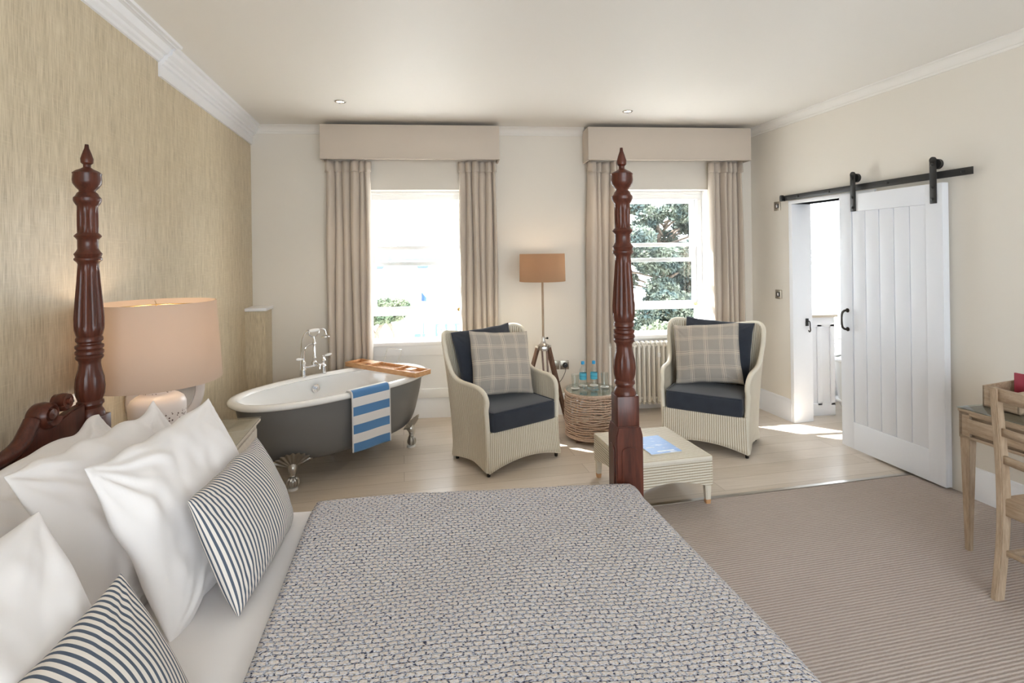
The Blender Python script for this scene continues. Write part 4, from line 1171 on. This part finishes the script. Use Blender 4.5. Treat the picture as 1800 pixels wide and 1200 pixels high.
for x in (-1, 1):
    for y in (-1, 1):
        bm = nb(); beam(bm, (x * (hx - .026), y * (hy - .026), .028), (x * (hx - .028), y * (hy - .028), .16), .032, .032, .044, .044, bev=.005); lg = obj('leg', bm, 'loom_rim', ot)
        bm = nb(); beam(bm, (x * (hx - .026), y * (hy - .026), .0), (x * (hx - .026), y * (hy - .026), .032), .027, .027, .034, .034, bev=.003); obj('leg_tip', bm, 'caddy_wood', lg, label='bare wooden tip of the leg')
bk = thing('brochure', 'shiny blue brochure lying on the woven coffee table', 'brochure', (1.275, 3.385, .3125), R(9))
bm = nb(); box(bm, -.108, .108, -.150, .150, 0, .006, .001); obj('pages', bm, 'paper', bk)
bm = nb(); box(bm, -.109, .109, -.151, .151, .006, .0072); obj('cover', bm, 'brochure_cover', bk, smooth=False)
bm = nb(); box(bm, -.05, .07, -.128, -.112, .0072, .0075); box(bm, -.09, -.03, -.05, -.042, .0072, .0075); obj('cover_lettering', bm, 'white_line', bk, smooth=False)

# ------------------------------------------------------------------ radiator
ra = thing('column_radiator', 'cream column radiator under the right-hand window', 'radiator', (1.86, 5.12, 0))
RN = 17; bm0 = nb(); 
for y in (-.065, -.02, .025):
    tube(bm0, spline([(0, y, .115), (0, y, .14), (0, y, .66), (0, y, .68)], 10), .0125, 10)
tube(bm0, spline([(0, -.065, .665), (0, -.045, .690), (0, -.02, .692), (0, .005, .690), (0, .025, .665)], 12), .0165, 10, flat=1.25)
tube(bm0, spline([(0, -.065, .13), (0, -.045, .108), (0, -.02, .106), (0, .005, .108), (0, .025, .13)], 12), .0165, 10, flat=1.25)
for z in (.66, .14): tube(bm0, [(-.0245, -.02, z), (.0245, -.02, z)], .016, 10)
sec = obj('section', bm0, 'radiator_paint', ra); sec.location.x = -.40
for k in range(1, RN):
    s = sec.copy(); COL.objects.link(s); s.parent = ra; s.location.x = -.40 + .0495 * k
bm = nb(); box(bm, .075, .105, -.098, -.078, .560, .605, .004); obj('heat_meter', bm, 'white_gloss', ra)
for x in (-.40, .392):
    bm = nb(); box(bm, x - .008, x + .008, -.08, .035, 0, .10, .003); obj('foot', bm, 'radiator_paint', ra)

# ------------------------------------------------------------------ desk, chair, box (right wall frame)
dk = thing('writing_desk', 'limed oak writing desk with a glass top against the right wall', 'desk', onR(-.36, -3.17, 0), TH)
hw, hl = .315, .61
bm = nb(); box(bm, -hw, hw, -hl, hl, .738, .752, .002)
box(bm, -hw + .004, hw - .004, hl - .022, hl - .004, .60, .739, .002); box(bm, -hw + .004, hw - .004, -hl + .004, -hl + .022, .60, .739, .002)
box(bm, hw - .022, hw - .004, -hl + .004, hl - .004, .60, .739, .002)
box(bm, -hw + .030, -hw + .034, -hl + .03, hl - .03, .605, .735)
box(bm, -hw + .004, -hw + .022, -hl + .004, hl - .004, .722, .739, .001); box(bm, -hw + .004, -hw + .022, -hl + .004, hl - .004, .60, .614, .001)
for y in (hl - .03, -hl + .03, 0): box(bm, -hw + .004, -hw + .022, y - .026, y + .026, .60, .739, .001)
obj('desk_frame', bm, 'oak_long', dk)
for y in (.305, -.305):
    bm = nb(); box(bm, -hw + .010, -hw + .3, y - .25, y + .25, .635, .70, .002); box(bm, -hw + .002, -hw + .012, y - .258, y + .258, .630, .707, .004); obj('drawer', bm, 'oak_long', dk)
bm = nb(); box(bm, -hw - .003, hw + .003, -hl - .003, hl + .003, .752, .758, .0015); obj('glass_top', bm, 'table_glass', dk)
for x in (-1, 1):
    for y in (-1, 1):
        bm = nb(); beam(bm, (x * (hw - .028), y * (hl - .028), 0), (x * (hw - .03), y * (hl - .03), .605), .026, .026, .050, .050, bev=.004); obj('leg', bm, 'limed_oak', dk)
# open wooden letter box standing on the desk
lb = thing('wooden_desk_box', 'small open wooden stationery box standing on the glass desk top', 'box', onR(-.43, -2.67, .7585), TH)
bm = nb(); w_, l_ = .11, .085
box(bm, -w_, w_, -l_, l_, 0, .010, .002); box(bm, w_ - .01, w_, -l_, l_, .0, .125, .002)
prism(bm, [(-w_, .0), (w_, .0), (w_, .125), (-w_, .11)], l_ - .01, l_, 'xz', .002); prism(bm, [(-w_, .0), (w_, .0), (w_, .125), (-w_, .11)], -l_, -l_ + .01, 'xz', .002)
box(bm, -w_, -w_ + .01, -l_, l_, 0, .11, .002); obj('box_body', bm, 'oak_long', lb)
bm = nb(); box(bm, -.006, .006, -.055, .055, 0, .165, .001); tag(obj('red_booklet', bm, 'red_card', loc=onR(-.375, -2.68, .769), rot=(0, 0, TH)), 'dark red booklet standing in the wooden box on the desk', 'booklet')

ch = thing('desk_chair', 'limed oak ladder-back chair pulled up to the desk at the right edge', 'chair', onR(-.90, -3.13, 0), TH)
for s in (1, -1):
    Y = s * .205
    bm = nb()
    cps = [(-.035, 0), (-.012, .16), (.004, .30), (.010, .44), (.004, .60), (-.012, .78), (-.03, .965)]
    pts = spline(cps, 24); wd = spline([(.050,), (.050,), (.052,), (.056,), (.052,), (.046,), (.040,)], 24)
    poly = [(x - w[0] / 2, z) for (x, z), w in zip(pts, wd)] + [(x + w[0] / 2, z) for (x, z), w in list(zip(pts, wd))[::-1]]
    prism(bm, poly, Y - .014, Y + .014, 'xz', .004); obj('back_post', bm, 'limed_oak', ch)
def slat(z, h, x, bow):
    bm = nb()
    def f(u, v):
        y = -.20 + .40 * u; return (x - bow * (1 - (2 * u - 1) ** 2), y, z - h / 2 + h * v)
    grid(bm, 16, 2, f); return bm
obj('crest_rail', slat(.935, .055, -.022, .03), 'oak_long', ch, solid=.020)
for z, x in ((.765, -.008), (.64, .0)): obj('slat', slat(z, .035, x, .025), 'oak_long', ch, solid=.014)
bm = nb(); box(bm, .0, .40, -.215, .215, .435, .462, .008); obj('seat', bm, 'oak_long', ch)
for x in (0, .37):
    bm = nb(); box(bm, x, x + .02, -.20, .20, .385, .44, .003); obj('seat_rail', bm, 'oak_long', ch)
for s in (1, -1):
    bm = nb(); beam(bm, (.375, s * .195, 0), (.375, s * .195, .438), .028, .028, .040, .040, bev=.004); obj('front_leg', bm, 'limed_oak', ch)
    bm = nb(); box(bm, -.005, .38, s * .20 - .009, s * .20 + .009, .19, .215, .003); obj('stretcher', bm, 'oak_long', ch)
bm = nb(); box(bm, .0, .016, -.20, .20, .205, .228, .003); obj('stretcher', bm, 'oak_long', ch)

# ------------------------------------------------------------------ outside
GZ = -3.0
bm = nb(); box(bm, -120, 160, 5.6, 60, GZ - .3, GZ); struct('ground_shore', bm, 'sand', smooth=False)
bm = nb(); box(bm, -700, 900, 60, 900, GZ - .6, GZ - .25); struct('sea', bm, 'sea', smooth=False)
bm = nb()
for x0, x1, y, h, sd in ((-700, 900, 560, 9.0, 1), (-700, 500, 300, 1.6, 4)):
    pts = [(x0, GZ - 1)] + [(x0 + (x1 - x0) * k / 120, GZ + h * (.45 + .5 * abs(noise.noise(Vector((k * .21, sd, 0)))) + .25 * noise.noise(Vector((k * .9, sd, 2))))) for k in range(121)] + [(x1, GZ - 1)]
    prism(bm, pts, y, y + 30, 'xz')
struct('far_shore', bm, 'far_land', smooth=False)

def foliage(centers, n, leaf, seed, flat=1.0):
    rnd = random.Random(seed); bm = nb()
    for (c, r) in centers:
        for k in range(int(n * r * r)):
            v = Vector((rnd.gauss(0, 1), rnd.gauss(0, 1), rnd.gauss(0, 1))).normalized() * r * (.55 + .45 * rnd.random())
            v.z *= flat; p = Vector(c) + v
            a = Vector((rnd.gauss(0, 1), rnd.gauss(0, 1), rnd.gauss(0, 1))).normalized(); b = a.orthogonal().normalized()
            s = leaf * rnd.uniform(.6, 1.4)
            vs = [bm.verts.new(p + a * s), bm.verts.new(p + b * s * .6), bm.verts.new(p - a * s * .9), bm.verts.new(p - b * s * .6)]
            bm.faces.new(vs)
    return bm
pt = thing('pine_tree', 'large dark pine tree outside the right-hand window', 'tree', (7.0, 17.5, GZ))
bm = nb(); tube(bm, spline([(0, 0, -.1), (.1, 0, 2), (.0, .1, 4), (-.3, 0, 6.2)], 20), .2, 10, radii=[.17 - .005 * k for k in range(21)])
rnd = random.Random(9); cl = []
for k in range(68):
    z = rnd.uniform(1.5, 6.2); a = rnd.uniform(0, 2 * pi); L = rnd.uniform(.6, 2.5) * (1.1 - abs(z - 4.5) / 5)
    e_ = Vector((L * cos(a), L * sin(a) * .8 - .7, z + rnd.uniform(.1, .5))); tube(bm, [(0, 0, z - .3), e_ * .5 + Vector((0, 0, z * .5 - .1)), e_], .04, 6); cl.append((e_, rnd.uniform(.42, .72)))
obj('trunk', bm, 'bark', pt)
obj('foliage', foliage(cl, 4300, .065, 5, .7), 'pine_needles', pt, smooth=False, recalc=False)['kind'] = 'stuff'
sb = thing('umbrella_shrub', 'low spreading tree with bare twisted trunks outside the left-hand window', 'tree', (-5.2, 27.5, GZ))
bm = nb(); rnd = random.Random(3); cl = []
for k in range(7):
    x = -1.6 + k * .55; tube(bm, spline([(x, 0, -.1), (x + rnd.uniform(-.3, .3), 0, .6), (x + rnd.uniform(-.5, .5), 0, 1.4), (x + rnd.uniform(-.4, .4), 0, 2.0)], 12), .11, 8)
    for j in range(3): cl.append((Vector((x + rnd.uniform(-.5, .5), rnd.uniform(-.6, .6), 1.8 + rnd.uniform(-.25, .3) - .02 * (k - 3) ** 2)), rnd.uniform(.45, .65)))
obj('trunk', bm, 'bark', sb)
obj('foliage', foliage(cl, 3200, .10, 8, .8), 'shrub_leaves', sb, smooth=False, recalc=False)['kind'] = 'stuff'
s2 = thing('garden_bush', 'bushy green shrub at the foot of the pine outside the right-hand window', 'bush', (5.4, 12.3, GZ))
rnd = random.Random(12)
bm = nb(); tube(bm, [(0, 0, -.1), (0, 0, 2.6)], .08, 8); obj('stem', bm, 'bark', s2)
obj('foliage', foliage([(Vector((rnd.uniform(-1.3, .6), rnd.uniform(-.5, .5), rnd.uniform(.6, 3.0))), rnd.uniform(.4, .6)) for _ in range(16)], 1900, .05, 6, .8), 'shrub_leaves', s2, smooth=False, recalc=False)['kind'] = 'stuff'

fp = thing('flagpole', 'white flagpole flying a small blue flag on the shore', 'flagpole', (-2.06, 27.6, GZ))
bm = nb(); tube(bm, [(0, 0, 0), (0, 0, 2.95)], .03, 8); obj('pole', bm, 'brushed_steel', fp)
bm = nb(); grid(bm, 8, 4, lambda u, v: (.02 + .26 * u, .04 * sin(u * 7), 2.72 - .50 * v * (1 - .6 * u) - .30 * u)); obj('flag', bm, 'flag_cloth', fp, solid=.01)
rl = thing('shore_railing', 'blue-grey railing with crossed bars along the shore', 'railing', (-.28, 29.5, GZ))
bm = nb()
for k in range(6): tube(bm, [(-1.1 + .55 * k, 0, 0), (-1.1 + .55 * k, 0, .78)], .07, 6)
tube(bm, [(-1.1, 0, .74), (1.65, 0, .74)], .035, 6); tube(bm, [(-1.1, 0, .12), (1.65, 0, .12)], .035, 6)
for k in range(5): x = -1.1 + .55 * k; tube(bm, [(x, 0, .12), (x + .55, 0, .74)], .026, 5); tube(bm, [(x, 0, .74), (x + .55, 0, .12)], .026, 5)
obj('rail_frame', bm, 'harbour_blue', rl)
bl = thing('beach_bollard', 'small blue mooring post and box left of the railing', 'mooring post', (-2.2, 29.5, GZ))
bm = nb(); box(bm, -.38, .22, -.2, .2, 0, .28, .03); tube(bm, [(.1, 0, .2), (.12, 0, .9), (.3, 0, 1.0)], .04, 6); obj('post_and_box', bm, 'harbour_blue', bl)
def boat(x, y, s, lab):
    t = thing('moored_boat', lab, 'boat', (x, y, GZ - .25), group='boats moored off the shore')
    bm = nb(); prism(bm, [(-1, .5), (-.85, 0), (.8, 0), (1.15, .6)], -.35, .35, 'xz', .05); bm.transform(Matrix.Scale(s, 4)); obj('hull', bm, 'boat_dark', t)
    bm = nb(); box(bm, -.5, .1, -.2, .2, .5, .85, .04); bm.transform(Matrix.Scale(s, 4)); obj('cabin', bm, 'white_paint', t)
boat(-31.5, 205, 2.3, 'leftmost small dark boat moored in the distance'); boat(-14.5, 205, 2.3, 'middle small boat moored in the distance'); boat(-4.5, 196, 2.4, 'rightmost small dark boat moored in the distance')

# ------------------------------------------------------------------ light
w = bpy.data.worlds.new('World'); SC.world = w; w.use_nodes = True
bg = w.node_tree.nodes['Background']; bg.inputs[0].default_value = (.86, .93, 1.0, 1); bg.inputs[1].default_value = 6.5
sd = bpy.data.lights.new('sun', 'SUN'); sd.energy = 22; sd.angle = radians(.6); sd.color = (1, .96, .90)
so = bpy.data.objects.new('sun', sd); COL.objects.link(so)
el, az = radians(41), math.atan(1.15); so.rotation_euler = Vector((-cos(el) * sin(az), cos(el) * cos(az), sin(el))).to_track_quat('Z', 'Y').to_euler(); so.location = (-10, 20, 15)
def portal(x, y, z, sx, sz, flip=False):
    l = bpy.data.lights.new('sky_portal', 'AREA'); l.shape = 'RECTANGLE'; l.size = sx; l.size_y = sz; l.cycles.is_portal = True
    o = bpy.data.objects.new('sky_portal', l); COL.objects.link(o); o.location = (x, y, z); o.rotation_euler = (radians(90) * (1 if flip else -1), 0, 0)
for c in (W1, W2, W3): portal(c[0], 5.47, 1.5, 1.0, 1.5)
portal(1.1, YB - .22, 1.475, 3.2, 1.95, True)

# ------------------------------------------------------------------ camera
cam = bpy.data.cameras.new('camera'); co = bpy.data.objects.new('camera', cam); COL.objects.link(co); SC.camera = co
cam.sensor_fit = 'HORIZONTAL'; cam.sensor_width = 36; cam.lens = 36 * 920 / 1800; cam.clip_start = .02; cam.clip_end = 2000
cam.shift_y = -(600 - 447) / 1800
co.location = (0, 0, 1.6)
yaw = radians(5.65); roll = math.atan(.014)
co.rotation_euler = (Matrix.Rotation(-yaw, 3, 'Z') @ Matrix.Rotation(radians(90), 3, 'X') @ Matrix.Rotation(-roll, 3, 'Z')).to_euler()

SC.view_settings.view_transform = 'Standard'; SC.view_settings.look = 'None'; SC.view_settings.gamma = 1
SC.view_settings.use_curve_mapping = False
SC.view_settings.exposure = 0.72
SC.cycles.use_denoising = True; SC.cycles.max_bounces = 12; SC.cycles.diffuse_bounces = 8; SC.cycles.transparent_max_bounces = 16
SC.cycles.sample_clamp_indirect = 6; SC.cycles.caustics_reflective = False; SC.cycles.caustics_refractive = False
